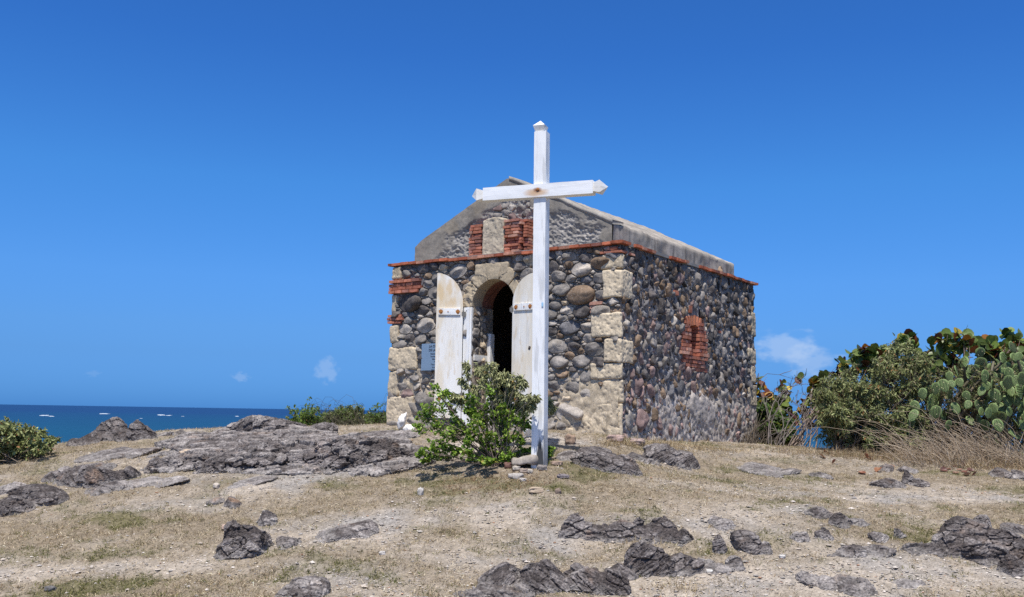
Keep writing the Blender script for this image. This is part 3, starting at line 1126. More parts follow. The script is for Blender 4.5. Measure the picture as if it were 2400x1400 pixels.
# roof slab: two cement slopes over the gable outline, running back
prof = np.array([(GA0, ZTOP + .03), (GA0, ZE), (2.085, ZA), (GA1 - .13, ZE + .06), (GA1, ZE - .04), (GA1, ZTOP + .03)])
vv = np.linspace(.25, WS - .25, 120)
pp = []
for k in range(len(prof) - 1):
    m_ = max(2, int(np.linalg.norm(prof[k + 1] - prof[k]) / .045))
    pp += [prof[k] + (prof[k + 1] - prof[k]) * i / m_ for i in range(m_)]
pp = np.array(pp + [prof[-1]])
aa, v2 = np.meshgrid(np.arange(len(pp)), vv, indexing='ij')
A_, Z_, V_ = pp[aa.ravel(), 0], pp[aa.ravel(), 1], v2.ravel()
Q = np.c_[A_, V_, Z_]
dn = .022 * fbm(Q * 4, 3, 121) + .016 * fbm(Q * np.array([12, 12, 3]), 3, 122)
vert = sm(ZE - .01, ZE - .06, Z_)
off = np.where(A_ < 2.085, -1, 1)
P_ = CO + (A_ + off * dn * vert)[:, None] * UD + V_[:, None] * VD + np.c_[np.zeros((len(A_), 2)), Z_ + dn * (1 - vert)]
cr_ = C3((.335, .295, .25)) * (1 + .35 * fbm(Q * 3, 4, 123))[:, None]
streak = sm(.1, .5, fbm(Q * np.array([9, 9, 1.2]), 3, 124)) * vert
cr_ = cr_ * (1 - .45 * streak)[:, None]
rf = MB()
rf.add(P_, grid_faces(len(pp), len(vv)), cr_)
gb2 = np.array([(q[0], q[1]) for q in prof])
bp_ = CO + gb2[:, :1] * UD + (WS - .25) * VD + np.c_[np.zeros((len(gb2), 2)), gb2[:, 1]]
rf.add(bp_, [tuple(range(len(gb2)))], (.3, .28, .25))
rf.build('roof', MPLAST, chapel)
# thin coping lip along the raking edge nearest the side wall
lip = MB()
for (a0, z0, a1, z1) in ((GA0 - .01, ZE + .0, 2.06, ZA - .01),):
    nst = 40
    tt = np.linspace(0, 1, nst)
    ca, cz = a0 + (a1 - a0) * tt, z0 + (z1 - z0) * tt
    jit = .016 * fbm(np.c_[tt * 9, tt * 0, tt * 0 + a0], 3, 9)
    prof2 = [(-.03, .042), (.012, -.28), (.045, -.28), (.038, .042)]
    V = np.concatenate([GABLE(ca, cz + dz + jit, np.full(nst, dd)) for dz, dd in [(p[0], p[1]) for p in prof2]]).reshape(4, nst, 3).transpose(1, 0, 2).reshape(-1, 3)
    lip.add(V, [grid_faces(nst, 4, True), np.array([(3, 2, 1, 0), tuple((nst - 1) * 4 + i for i in range(4))])], C3((.33, .298, .255)))
lip.build('coping', MPLAST, chapel)

# blind niche in the gable between two brick jambs
V, F = rough_box((2.0, 4.05, -.1), (2.41, 4.60, .03), .014, .012, 12, .02, 7, .011)
V[:, 1] += np.where(V[:, 1] > 4.5, .045 * (1 - ((V[:, 0] - 2.2) / .22) ** 2), 0)
gn = obj('niche_panel', GABLE.arr(V + np.array([0, 0, .2])), F, MLIME, chapel, C3((.50, .42, .31)) * (1 + .12 * fbm(V * 6, 3, 8))[:, None])
rg = np.random.default_rng(15)
bricks(GABLE, stack(2.42, 2.66, 4.07, 4.57, 10, .245, .3, rg, .006), 211, 'brick_jamb')
rows = stack(1.70, 1.99, 4.07, 4.58, 11, .245, .3, rg, .018)
rows[4] = rows[4][:4] + (.20, .3)
rows[3] = rows[3][:4] + (.20, .3)
rows += [(1.62, 1.70, r_[2], r_[3], r_[4] - .09, .2) for r_ in rows]
bricks(GABLE, rows, 212, 'brick_jamb')

# arch stones round the door
ar = []
for k, (t0, t1, ro) in enumerate([(-.02, .78, .60), (.80, 1.30, .62), (1.32, 1.83, .63), (1.85, 2.4, .6), (2.42, 3.16, .60)]):
    nt_, nr_, ny = 24, 12, 8
    V, F = rough_box((t0 + .008, DR + .005, -.2), (t1 - .008, ro - (.0 if k else .06), (.045, .05, .06, .05, .045)[k]), .022, .0, 14, .012, 300 + k)
    th_, r_ = V[:, 0].copy(), V[:, 1].copy()
    if k == 2:
        r_ = np.where(r_ > .5, np.minimum(r_ + .0, .0 + (.62) / np.maximum(np.abs(np.sin(th_)), .5)), r_)
    aa_, zz_ = DC - r_ * np.cos(th_), DSP + r_ * np.sin(th_)
    Q = np.c_[aa_, zz_, V[:, 2]]
    eat = sm(.9, 2.6, th_) * 0 + (sm(1.9, 2.6, th_))
    dd_ = V[:, 2] + np.where(V[:, 2] > 0, .009 * fbm(Q * 12, 3, 310 + k) + eat * .03 * (ridged(Q * np.array([14, 6, 8]), 2, 320) - .7), 0)
    o_ = obj('arch_stone', FRONT(aa_, zz_, dd_), F, MLIME, chapel, C3((.47, .38, .26)) * (1 + .15 * fbm(Q * 5, 3, 330))[:, None])
# keystone slab above
V, F = rough_box((1.86, 3.70, -.15), (2.48, 3.93, .055), .02, .01, 14, .015, 341)
V[:, 0] = 2.16 + (V[:, 0] - 2.16) * (1 - .35 * (V[:, 1] < 3.75))
obj('arch_stone', FRONT.arr(V), F, MLIME, chapel, C3((.48, .39, .27)) * (1 + .15 * fbm(V * 6, 3, 342))[:, None])

# reveal of the doorway and dim room behind
rv = MB()
LJ = Wall(plan(DC + DR, 0), VD, -UD)
RJ = Wall(plan(DC - DR, 0), VD, UD)
for wl, sd in ((LJ, 401), (RJ, 402)):
    rubble(rv, wl, (.0, .36), (1.4, DSP - .02), .085, .03, 900, 1.1, sd, lambda a, z, r: a - r * .7 < 0 or a + r * .5 > .36, lambda a, z, rg: pick(rg, (GREY, 3), (DGREY, 2), (BUF, 2), (BRN, 1)), .03)
    backing(rv, wl, (-.02, WT), (1.3, DSP), .03, None, lambda a, z, Q: C3((.36, .30, .23)) * (1 + .3 * fbm(Q * 15, 3, 4))[:, None], -.004, .012, 44)
th_, dd_ = np.meshgrid(np.linspace(0, np.pi, 40), np.linspace(-.03, WT, 24), indexing='ij')
th_, dd_ = th_.ravel(), dd_.ravel()
rr_ = DR + .01 + .006 * fbm(np.c_[th_ * 3, dd_ * 9, dd_], 3, 5)
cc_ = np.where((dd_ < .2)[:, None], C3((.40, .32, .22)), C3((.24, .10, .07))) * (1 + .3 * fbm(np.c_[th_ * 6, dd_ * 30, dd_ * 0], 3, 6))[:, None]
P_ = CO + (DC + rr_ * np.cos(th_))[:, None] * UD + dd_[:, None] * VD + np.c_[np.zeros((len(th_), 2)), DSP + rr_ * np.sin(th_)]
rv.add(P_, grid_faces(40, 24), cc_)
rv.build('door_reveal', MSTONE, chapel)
rm = MB()
i0, i1, j0, j1 = WT, WF - WT, WT, WS - WT
FI = Wall(plan(0, WT), UD, VD)
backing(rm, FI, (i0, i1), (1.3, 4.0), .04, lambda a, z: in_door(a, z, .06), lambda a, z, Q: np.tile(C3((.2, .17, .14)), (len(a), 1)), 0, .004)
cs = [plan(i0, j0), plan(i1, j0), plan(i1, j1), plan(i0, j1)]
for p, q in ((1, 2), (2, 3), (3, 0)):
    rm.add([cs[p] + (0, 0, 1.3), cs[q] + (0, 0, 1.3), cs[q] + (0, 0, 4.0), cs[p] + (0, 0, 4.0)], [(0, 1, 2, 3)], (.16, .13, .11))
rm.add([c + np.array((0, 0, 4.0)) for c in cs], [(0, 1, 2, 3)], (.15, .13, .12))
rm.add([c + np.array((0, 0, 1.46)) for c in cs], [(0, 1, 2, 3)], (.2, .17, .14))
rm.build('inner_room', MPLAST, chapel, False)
V, F = rough_box((DC - DR - .15, 1.3, -WT - .02), (DC + DR + .15, DB + .01, .12), .06, .01, 8, .02, 9)
obj('door_sill', FRONT.arr(V), F, MPLAST, chapel, C3((.38, .33, .27)) * np.ones((len(V), 1)))

# door frame and leaves
fr = MB()


def plank(mb, p0, ax, wv, dv, ln, w_, d_, seed, wear=.004):
    """a board: origin p0, length along ax, width along wv, thickness along dv"""
    V, F = rough_box((0, 0, 0), (w_, d_, ln), .03, .0015, 9, wear, seed)
    mb.add(p0 + V[:, :1] * wv + V[:, 1:2] * dv + V[:, 2:] * ax, F)


ZV = np.array([0, 0, 1.0])
plank(fr, plan(DC + DR + .01, -.055) + ZV * 1.45, ZV, UD, VD, 1.83, .155, .07, 1)
plank(fr, plan(DC + DR + .035, -.075) + ZV * 1.45, ZV, UD, VD, 1.83, .05, .02, 2)
plank(fr, plan(DC - DR - .09, -.03) + ZV * 1.45, ZV, UD, VD, 1.80, .09, .06, 3)
fr.build('door_frame', MFRAME, chapel, False)
fr = MB()
plank(fr, plan(DC + DR - .07, .33) + ZV * 1.45, ZV, UD, VD, 1.45, .07, .10, 4)
plank(fr, plan(DC + DR - .02, .0) + ZV * 2.47, VD, ZV, UD, .36, .09, .03, 5)
fr.build('inner_frame', MFRAME, chapel, False)


def leaf(hinge, dirv, width, ztop, zspr, z0, mat, strap_z, seed):
    dirv = C3(dirv) / np.linalg.norm(dirv)
    nrm = np.array([dirv[1], -dirv[0], 0])
    if nrm[1] > 0:
        nrm = -nrm
    th = np.linspace(0, np.pi / 2, 16)
    out = [(0, z0), (width, z0)] + [(width - (width) * (np.sin(t)), zspr + (ztop - zspr) * (np.cos(t))) for t in th]
    out = np.array(out)
    n_ = len(out)
    V = []
    for dd in (0, .038):
        V += [hinge + dirv * p[0] + ZV * p[1] + nrm * dd for p in out]
    V = np.array(V)
    F = [tuple(range(n_))[::-1], tuple(range(n_, 2 * n_))] + [(i, (i + 1) % n_, n_ + (i + 1) % n_, n_ + i) for i in range(n_)]
    lf = obj('door_leaf', V, F, mat, chapel, None, False)
    m_ = lf.data
    # a seam between its boards
    sm_ = MB()
    for f_ in (.33, .68):
        sm_.add(hinge + dirv * (width * f_) + ZV * z0 + nrm * .0385 + np.array([dirv * a_ + ZV * b_ + nrm * c_ for c_ in (-.004, .0006) for a_, b_ in ((0, .02), (.003, .02), (.003, zspr - z0), (0, zspr - z0))]),
                [(0, 1, 2, 3), (4, 5, 6, 7), (0, 1, 5, 4), (1, 2, 6, 5), (2, 3, 7, 6), (3, 0, 4, 7)])
    sm_.build('board_seam', MFRAME, lf, False)
    for zz in strap_z:
        st = MB()
        b0, b1 = .035, width - .03
        V, F = rough_box((b0, zz, .036), (b1, zz + .10, .058), .04, .0015, 10, .004, seed)
        st.add(hinge + V[:, :1] * dirv + V[:, 1:2] * ZV + V[:, 2:] * nrm, F)
        s_ = st.build('ledge_board', MFRAME, lf, False)
        for k_, fx in enumerate((b0 + .035, (b0 + b1) / 2 + .02, b1 - .045)):
            bo = MB()
            t8 = np.linspace(0, 2 * np.pi, 9)[:-1]
            r_ = .016 if k_ != 1 else .008
            ringp = [(fx + r_ * np.cos(t), zz + .05 + r_ * 1.2 * np.sin(t)) for t in t8]
            V = np.array([hinge + dirv * p[0] + ZV * p[1] + nrm * d_ for d_ in (.056, .066) for p in ringp])
            bo.add(V, [tuple(range(8, 16))] + [(i, (i + 1) % 8, 8 + (i + 1) % 8, 8 + i) for i in range(8)])
            if k_ != 1:
                V2 = np.array([hinge + dirv * p[0] + ZV * p[1] + nrm * .0595 for p in [(fx - .03, zz + .06), (fx - .018, zz + .02), (fx + .01, zz + .012), (fx + .03, zz + .03), (fx + .04, zz + .062), (fx + .005, zz + .085)]])
                bo.add(V2, [tuple(range(6))])
            bo.build('rusty_bolt', MRUST, lf, False)
    for zz in (strap_z[0] + .02, z0 + .35):
        hg = MB()
        P = [hinge - dirv * .008 + nrm * .045 + ZV * (zz + k) for k in (-.05, 0, .05)]
        V, F = tube(P, .012, 8)
        hg.add(V, F)
        V, F = rough_box((-.05, zz - .03, .034), (.02, zz + .03, .042), .05, 0, 5, .002, 3)
        hg.add(hinge + V[:, :1] * dirv + V[:, 1:2] * ZV + V[:, 2:] * nrm, F)
        hg.build('hinge', MIRON, lf, False)
    return lf


leaf(plan(DC + DR + .17, -.06), (-1.0, .06, 0), .405, 3.80, 3.33, 1.60, MDOOR, (3.16, 1.83), 5)
leaf(plan(DC - DR - .005, -.05), (.80, -.60, 0), .40, 3.72, 3.28, 1.60, MDOORX, (3.18, 1.83), 6)

# brick niche in the side wall, a slit through its middle
mb = MB()
rg = np.random.default_rng(21)
nr_ = 13
hs = np.linspace(NZ0, NZ1 - .02, nr_ + 1)
for i in range(nr_):
    z0, z1 = hs[i], hs[i + 1]
    zc = (z0 + z1) / 2
    hw = .40 - (.0 if i < 9 else (i - 9) * .05)
    if zc < 2.62:
        bricks(SIDE, [(2.36 - hw - .03 + rg.normal(0, .05), 2.36 + hw + rg.normal(0, .05), z0, z1, .05 + rg.normal(0, .015), .25)], 500 + i, collect=mb)
    else:
        bricks(SIDE, [(2.36 - hw - .09 + rg.normal(0, .035), 2.20 + rg.normal(0, .010), z0, z1, .05 + rg.normal(0, .012), .25)], 500 + i, collect=mb)
        bricks(SIDE, [(2.46 + rg.normal(0, .010), 2.36 + hw + .03 + rg.normal(0, .02), z0, z1, .055 + rg.normal(0, .01), .25)], 540 + i, collect=mb)
for k in range(7):      # bricks on edge over the slit
    t = (k - 3) * .085
    V, F = rough_box((-.026, 0, -.2), (.026, .16, .045 + rg.normal(0, .008)), .03, .006, 22, .008, 600 + k)
    a_, z_ = V[:, 0].copy(), V[:, 1].copy()
    an = t * 1.5
    V[:, 0] = 2.35 + t + a_ * math.cos(an) + z_ * math.sin(an)
    V[:, 1] = 3.10 - abs(t) * .15 + z_ * math.cos(an) - a_ * math.sin(an)
    mb.add(SIDE.arr(V), F, C3((.50, .20, .115)) * rg.uniform(.8, 1.2))
mb.build('brick_niche', MBRICK, chapel)
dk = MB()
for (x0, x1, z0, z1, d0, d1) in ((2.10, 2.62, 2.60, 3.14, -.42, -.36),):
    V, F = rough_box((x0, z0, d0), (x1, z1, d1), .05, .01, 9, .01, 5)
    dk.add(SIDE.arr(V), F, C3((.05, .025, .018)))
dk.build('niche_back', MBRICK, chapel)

# plaque beside the door
pb = FRONT(np.array(3.17), np.array(2.53), np.array(.06))
plq = thing('plaque', pb, 'grey blue inscribed plaque on the wall beside the yellowed door leaf', 'plaque')
V, F = rough_box((2.86, 2.325, .055), (3.485, 2.745, .078), .05, .0, 5, .004, 2)
obj('plate', FRONT.arr(V), F, MPLAQ, plq, None, False)


def text(body, size, a, z, parent, align='CENTER', bold=0.0):
    cu = bpy.data.curves.new('lettering', 'FONT')
    cu.body, cu.size, cu.align_x, cu.align_y = body, size, align, 'TOP'
    cu.space_line = 1.22
    cu.offset = bold
    o = bpy.data.objects.new('lettering', cu)
    COL.objects.link(o)
    cu.materials.append(MINK)
    o.parent = parent
    p = FRONT(np.array(a), np.array(z), np.array(.0795)) - root_of(parent)
    me = bpy.data.meshes.new_from_object(o)
    bpy.data.objects.remove(o)
    o = bpy.data.objects.new('lettering', me)
    COL.objects.link(o)
    o.parent = parent
    R = Matrix(((-UD[0], 0, -VD[0]), (-UD[1], 0, -VD[1]), (0, 1, 0))).to_4x4()
    o.matrix_local = Matrix.Translation(tuple(p)) @ R
    return o


text('LA CHAPELLE', .052, 3.175, 2.725, plq, bold=.0015)
text('DE LA VIERGE', .052, 3.175, 2.665, plq, bold=.0015)
text("Reconstruite en 1\nl'ouvrage et Gaud\nMme Xavier\nHubert\nTous \u00e0 oeuvrer\nle public, av\nGrand Maison", .034, 3.175, 2.60, plq, bold=.0008)

# ------------------------------------------------------------------ cross
XB = gpt(1264, 1099)
XD = np.array([.94, -.34, 0]) / np.linalg.norm([.94, -.34])
XN = np.array([-XD[1] * -1, -XD[0], 0])
XN = np.array([XD[1], -XD[0], 0])
if XN[1] > 0:
    XN = -XN
XT = atY(1267, 311, XB[1])
cross = thing('cross', (XB[0], XB[1], XB[2] - .05), 'tall white wooden cross with diamond finials and a rusty bolt in front of the chapel', 'cross')
lean = (XT - XB)
lean = lean / lean[2]
HX, HY = .0755, .0755


def xp(a, d, z):
    """point of the cross: a along the beam, d to the front, z above the foot"""
    a, d, z = np.broadcast_arrays(np.asarray(a, float), np.asarray(d, float), np.asarray(z, float))
    return XB + a[..., None] * XD + d[..., None] * XN + z[..., None] * np.array([lean[0], 0, 1.0])



def cross_part(name, V, F, mat, org, ax, ay, az):
    """V in part axes; the object is turned so that its local frame is (ax, ay, az) at org"""
    o = bpy.data.objects.new(name, mesh_data(name, V, F, mat, None, False))
    COL.objects.link(o)
    o.parent = cross
    R = Matrix.Identity(4)
    p = np.asarray(org) - root_of(cross)
    for i in range(3):
        R[i][0], R[i][1], R[i][2], R[i][3] = ax[i], ay[i], az[i], p[i]
    o.matrix_local = R
    return o


ZX = np.array([lean[0], 0, 1.0])
ZX /= np.linalg.norm(ZX)
HT = XT[2] - XB[2]
V, F = rough_box((-HX, -HY, -.25), (HX, HY, HT), .05, .003, 5, .006, 1)
cross_part('post', V, F, MPOST, XB, XD, -XN, ZX)


def finial(r0, r1, h0, h1, n0):
    V = [(-r0, -r0, -.01), (r0, -r0, -.01), (r0, r0, -.01), (-r0, r0, -.01), (-r1, -r1, h0), (r1, -r1, h0), (r1, r1, h0), (-r1, r1, h0), (0, 0, h0 + h1)]
    F = [(0, 1, 5, 4), (1, 2, 6, 5), (2, 3, 7, 6), (3, 0, 4, 7), (4, 5, 8), (5, 6, 8), (6, 7, 8), (7, 4, 8), (3, 2, 1, 0)]
    return np.array(V), F


V, F = finial(.046, .073, .072, .072, 0)
cross_part('finial', V, F, MFRAME, XB + ZX * HT, XD, -XN, ZX)
zb = atY(1266, 446, XB[1])[2] - XB[2]
pl_ = atY(1135, 455, XB[1] + .2)
pr_ = atY(1396, 436, XB[1] - .2)


def along(px, py):
    """where the ray through a photo pixel meets the front plane of the beam"""
    d = ray(px, py)
    o = XB + XN * (HY + .03)
    tt = ((o - EYE) @ XN) / (d @ XN)
    q = EYE + d * tt
    return (q - XB) @ XD, q[2] - XB[2]


(al, zl), (ar_, zr) = along(1136, 455), along(1395, 437)
bm_ax = np.array([*(XD[:2] * (ar_ - al)), zr - zl])
bm_ax /= np.linalg.norm(bm_ax)
zmid = zl + (zr - zl) * (0 - al) / (ar_ - al)
bup = np.cross(bm_ax, XN)
bup /= np.linalg.norm(bup)
if bup[2] < 0:
    bup = -bup
org = XB + XN * .03 + ZV * zmid + np.array([lean[0] * zmid, 0, 0])
BH = .079
# the beam's own z runs along its length so the grain does too; x is up
V, F = rough_box((-BH, -.066, al), (BH, .066, ar_), .05, .003, 5, .005, 2)
bo_ = cross_part('beam', V, F, MBEAM, org, bup, -XN, bm_ax)
V, F = finial(.046, .073, .078, .085, 0)
cross_part('finial', V, F, MFRAME, org + bm_ax * ar_, -bup, -XN, bm_ax)
cross_part('finial', V, F, MFRAME, org + bm_ax * al, bup, -XN, -bm_ax)
t8 = np.linspace(0, 2 * np.pi, 13)[:-1]
V = np.array([(r * np.cos(t), d, r * np.sin(t)) for r, d in ((.017, .0), (.017, -.008), (.008, -.011)) for t in t8] + [(0, -.012, 0)])
cross_part('bolt', V, [grid_faces(3, 12, True), np.array([(24 + i, 24 + (i + 1) % 12, 36) for i in range(12)])], MRUST, org - XD * .0 + XN * .067 + bup * .012, bm_ax, -XN, bup)
V, F = rough_box((-.012, -.0035, -.024), (.012, 0, .024), .02, .0, 5, .002, 2)
zz = atY(1270, 716, XB[1])[2] - XB[2]
cross_part('paint_mark', V, F, MBLUEP, XB + XN * HY + XD * .055 + ZX * zz, XD, -XN, ZX)

# ------------------------------------------------------------------ rocks
RD, RM, RL = C3((.074, .061, .056)), C3((.165, .143, .133)), C3((.32, .285, .26))


_ico = None


def ico():
    global _ico
    if _ico is None:
        import bmesh
        b_ = bmesh.new()
        bmesh.ops.create_icosphere(b_, subdivisions=4, radius=1)
        b_.verts.ensure_lookup_table()
        _ico = (np.array([v.co[:] for v in b_.verts]), np.array([[v.index for v in f.verts] for f in b_.faces]))
        b_.free()
    return _ico


def outcrop(name, lobes, label, cat, seed, tone=.35, res=.012, freq=5.0, rough=.55, strata=.0, group=None, ang=.3, ochre=.15, d=None):
    """rock breaking through the ground. lobes (px, py of the foot, width px, height px, depth ratio): faceted blocks fused by a
    voxel remesh, then cracked and roughened along their own normals"""
    rg = np.random.default_rng(seed)
    D0, F0 = ico()
    VV, FF, n0, hm, cen = [], [], 0, 0, []
    for (px, py, wp, hp, dr) in lobes:
        p = gpt(px, py)
        dist = p[1]
        a = wp / FPX * dist / 2
        b = a * dr * 1.15
        h = max(hp - .45 * dr * wp * .5, .42 * hp) / FPX * dist
        hm = max(hm, h)
        cx, cy = p[0], p[1] + b * .8
        cen.append((cx, cy))
        nk = 16
        nrm = norm(rg.normal(0, 1, (nk, 3)) * [1, 1, .8])
        t = rg.uniform(.56, .97, nk)
        dots = D0 @ nrm.T
        rho = np.minimum(1.05, np.where(dots > .05, t / np.maximum(dots, .05), 9).min(1))
        V = D0 * rho[:, None] * np.array([a * 1.24, b * 1.22, h * 1.5])
        V[:, 2] += V[:, 0] * rg.normal(0, .12) * min(1.0, .3 / a)
        V = V + [cx, cy, 0]
        V[:, 2] += base_z(V[:, 0], V[:, 1]) - .24 * h
        VV.append(V)
        FF.append(F0 + n0)
        n0 += len(V)
    me = mesh_data('raw', np.concatenate(VV), np.concatenate(FF), MROCK, None)
    o = bpy.data.objects.new('raw', me)
    COL.objects.link(o)
    md = o.modifiers.new('r', 'REMESH')
    md.mode, md.voxel_size = 'VOXEL', res
    dg = bpy.context.evaluated_depsgraph_get()
    ev = o.evaluated_get(dg)
    m2 = ev.to_mesh()
    nv_, nf_ = len(m2.vertices), len(m2.polygons)
    V = np.empty(nv_ * 3, np.float32)
    m2.vertices.foreach_get('co', V)
    V = V.reshape(-1, 3).astype(float)
    Nn = np.empty(nv_ * 3, np.float32)
    m2.vertices.foreach_get('normal', Nn)
    Nn = Nn.reshape(-1, 3).astype(float)
    F = np.empty(nf_ * 4, np.int32)
    m2.polygons.foreach_get('vertices', F)
    F = F.reshape(-1, 4)
    ev.to_mesh_clear()
    bpy.data.objects.remove(o)
    tz = terr(V[:, 0], V[:, 1])
    keep = (V[:, 2] > tz - .05)[F].any(1)
    F = F[keep]
    used = np.zeros(nv_, bool)
    used[F.ravel()] = True
    F = (np.cumsum(used) - 1)[F]
    V, Nn, tz = V[used], Nn[used], tz[used]
    ca, sa = math.cos(ang), math.sin(ang)
    tilt = rg.normal(0, .35)
    G = np.c_[V[:, 0] * ca + V[:, 1] * sa, -V[:, 0] * sa + V[:, 1] * ca, V[:, 2] + tilt * V[:, 0] + .3 * V[:, 1]]
    A = .17 * hm * rough + .005
    w1, w2, wi = worley(G * np.array([freq * .9, freq * 1.2, freq * 1.8]) + .25 * np.stack([vnoise(G * freq * 2 + k * 5, seed + k) for k in range(3)], 1), seed + 7)
    big = (wi - .5) * 1.5 * sm(0, .07, w2) - .9 * sm(.07, 0, w2)
    rd_ = ridged(G * np.array([freq * 1.5, freq * 1.5, freq * 4]), 4, seed + 5) - .9
    fine = ridged(G * np.array([15, 15, 52]), 3, seed + 9) - .9
    V = V + Nn * (A * (.8 * big + .24 * rd_) + .0042 * fine + .003 * fbm(G * 60, 2, seed + 11))[:, None]
    hh = V[:, 2] - tz
    n1 = np.clip(tone + .55 * fbm(G * np.array([4, 4, 9]), 4, seed + 13) + .55 * fbm(G * np.array([26, 26, 50]), 3, seed + 33) - .5 * sm(.07, 0, w2) + .7 * (wi - .5), 0, 1)[:, None]
    c = RD * (1 - np.minimum(n1 * 2, 1)) + RM * np.minimum(n1 * 2, 1)
    c = c * (1 - np.clip(n1 * 2 - 1, 0, 1)) + RL * np.clip(n1 * 2 - 1, 0, 1)
    oc = sm(.25, .55, fbm(G * 4 + 5, 3, seed + 15))[:, None] * ochre
    c = (c * (1 - oc) + C3((.30, .19, .12)) * oc)
    P = np.c_[V[:, 0], V[:, 1], V[:, 2] * 0]
    foot = (sm(.07, -.01, hh + .06 * fbm(P * 9, 3, seed + 31)) * .75)[:, None]
    c = c * (1 - foot) + C3((.27, .245, .225)) * foot
    c = np.clip(c * (1 + .4 * fbm(G * 40, 2, seed + 14))[:, None], .025, .6)
    cx_, cy_ = np.mean(cen, 0)
    o = obj(name, V, F, MROCK, None, c, False, (cx_, cy_, terr(cx_, cy_)[0]))
    return tag(o, label, cat, group)


GR1 = 'rocks breaking through the ground'
T = 'rock'
outcrop('rock', [(553, 1316, 104, 84, .7), (585, 1304, 96, 52, .8), (528, 1318, 64, 48, .7), (560, 1310, 90, 66, .8)], 'dark pointed boulder leaning to one side, alone in the dry grass of the near slope', T, 1, .28, .009, 7, .5, 0, GR1, .9)
outcrop('rock', [(590, 1258, 62, 16, .5)], 'thin dark slab lying just behind the pointed boulder', T, 2, .2, .009, 9, .5, .5, GR1)
outcrop('rock', [(675, 1288, 76, 30, .6)], 'low dark rock with a flat foot beside the pointed boulder', T, 3, .3, .009, 8, .5, 0, GR1)
outcrop('rock', [(800, 1272, 120, 42, .9), (770, 1268, 70, 22, .9)], 'wide low grey rock hump on the pale gravel patch', T, 4, .4, .01, 8, .5, 0, GR1)
outcrop('rock', [(700, 1402, 100, 42, .8), (670, 1404, 60, 26, .8)], 'ridged grey rock cut off by the bottom edge of the photo', T, 5, .4, .009, 8, .55, .4, GR1, -.6)
outcrop('rock', [(540, 1187, 46, 22, .8)], 'small rounded brown rock alone in the straw coloured grass', T, 6, .3, .011, 8, .4, 0, GR1, .3, .8)
outcrop('rock', [(497, 1182, 40, 13, .8)], 'flat reddish brown patch of rock beside the rounded brown rock', T, 7, .4, .011, 8, .4, 0, GR1, .3, .9)
outcrop('rock', [(620, 1232, 52, 32, .7)], 'pale grey wedge of rock above the low dark rock', T, 8, .55, .011, 7, .4, .3, GR1)
outcrop('rock_ledge', [(1343, 1262, 48, 48, .7), (1400, 1265, 80, 34, .6), (1455, 1268, 110, 38, .6), (1500, 1262, 50, 44, .6), (1553, 1270, 96, 62, .7), (1600, 1276, 50, 30, .7)],
        'long dark ledge with a knob at each end and orange patches below', T, 9, .26, .009, 6.5, .55, .2, GR1, .2, .3)
outcrop('rock', [(1538, 1352, 110, 74, .7), (1600, 1352, 130, 42, .5), (1500, 1350, 60, 40, .8), (1670, 1342, 90, 20, .6)], 'craggy dark rock rising to a grey peak with a long tail', T, 10, .3, .009, 7, .6, .2, GR1, .4)
outcrop('rock', [(1690, 1298, 34, 36, .7)], 'small upright fin of rock beside a wider dark hump', T, 11, .35, .009, 8, .5, 0, GR1)
outcrop('rock', [(1762, 1298, 84, 42, .7), (1785, 1296, 50, 26, .8)], 'dark split hump of rock with a grey flank, right behind the craggy peak', T, 12, .33, .009, 7, .55, 0, GR1)
outcrop('rock', [(1725, 1338, 40, 26, .7), (1660, 1350, 130, 18, .4)], 'narrow rib of rock with a rusty orange end', T, 32, .4, .009, 8, .5, .3, GR1, .1, .7)
outcrop('rock', [(1185, 1375, 104, 46, .7), (1160, 1372, 50, 28, .7)], 'rounded dark rock with a grassy hollow beside the large bottom outcrop', T, 13, .26, .009, 7, .6, 0, GR1)
outcrop('rock_ledge', [(1270, 1398, 130, 70, .7), (1370, 1400, 130, 62, .7), (1350, 1370, 90, 44, .6), (1440, 1396, 100, 56, .6), (1210, 1408, 130, 34, .7), (1110, 1408, 120, 24, .7), (1455, 1362, 70, 36, .6)],
        'broad dark broken outcrop along the bottom edge below the cross', T, 14, .24, .009, 6, .65, .2, GR1, .3)
outcrop('rock', [(1925, 1216, 62, 26, .7), (1950, 1214, 40, 16, .7)], 'low grey brown rock at the edge of the trodden gravel', T, 15, .4, .01, 7, .45, 0, GR1)
outcrop('rock', [(1982, 1240, 54, 34, .7), (2018, 1236, 60, 22, .8)], 'grey blocky rock with a pale slab leaning on it', T, 16, .42, .01, 7, .5, .2, GR1)
outcrop('rock', [(1872, 1272, 44, 20, .8), (1890, 1270, 30, 18, .7)], 'pair of small rounded grey lumps in olive coloured grass', T, 17, .42, .009, 8, .4, 0, GR1)
outcrop('rock', [(1934, 1268, 42, 34, .6)], 'small grey tooth of rock with slanting cracks', T, 18, .45, .009, 8, .5, .3, GR1, 1.0)
outcrop('rock', [(2068, 1272, 50, 22, .8), (2110, 1262, 30, 22, .7)], 'flat grey stone pair among tufts of straw', T, 19, .5, .009, 8, .4, 0, GR1)
outcrop('rock_ledge', [(2310, 1312, 210, 78, .55), (2270, 1308, 130, 62, .5), (2370, 1318, 110, 60, .5), (2190, 1302, 90, 30, .5), (2145, 1300, 70, 24, .5), (2060, 1302, 110, 22, .4), (2010, 1303, 80, 22, .4), (1970, 1306, 60, 10, .4), (2340, 1322, 120, 30, .7)],
        'dark jagged outcrop with a long thin tail at the right edge', T, 20, .25, .010, 6.5, .62, .25, GR1, .25)
outcrop('rock', [(2312, 1240, 50, 28, .7)], 'pale grey pointed rock behind the jagged outcrop', T, 21, .55, .009, 7, .4, 0, GR1)
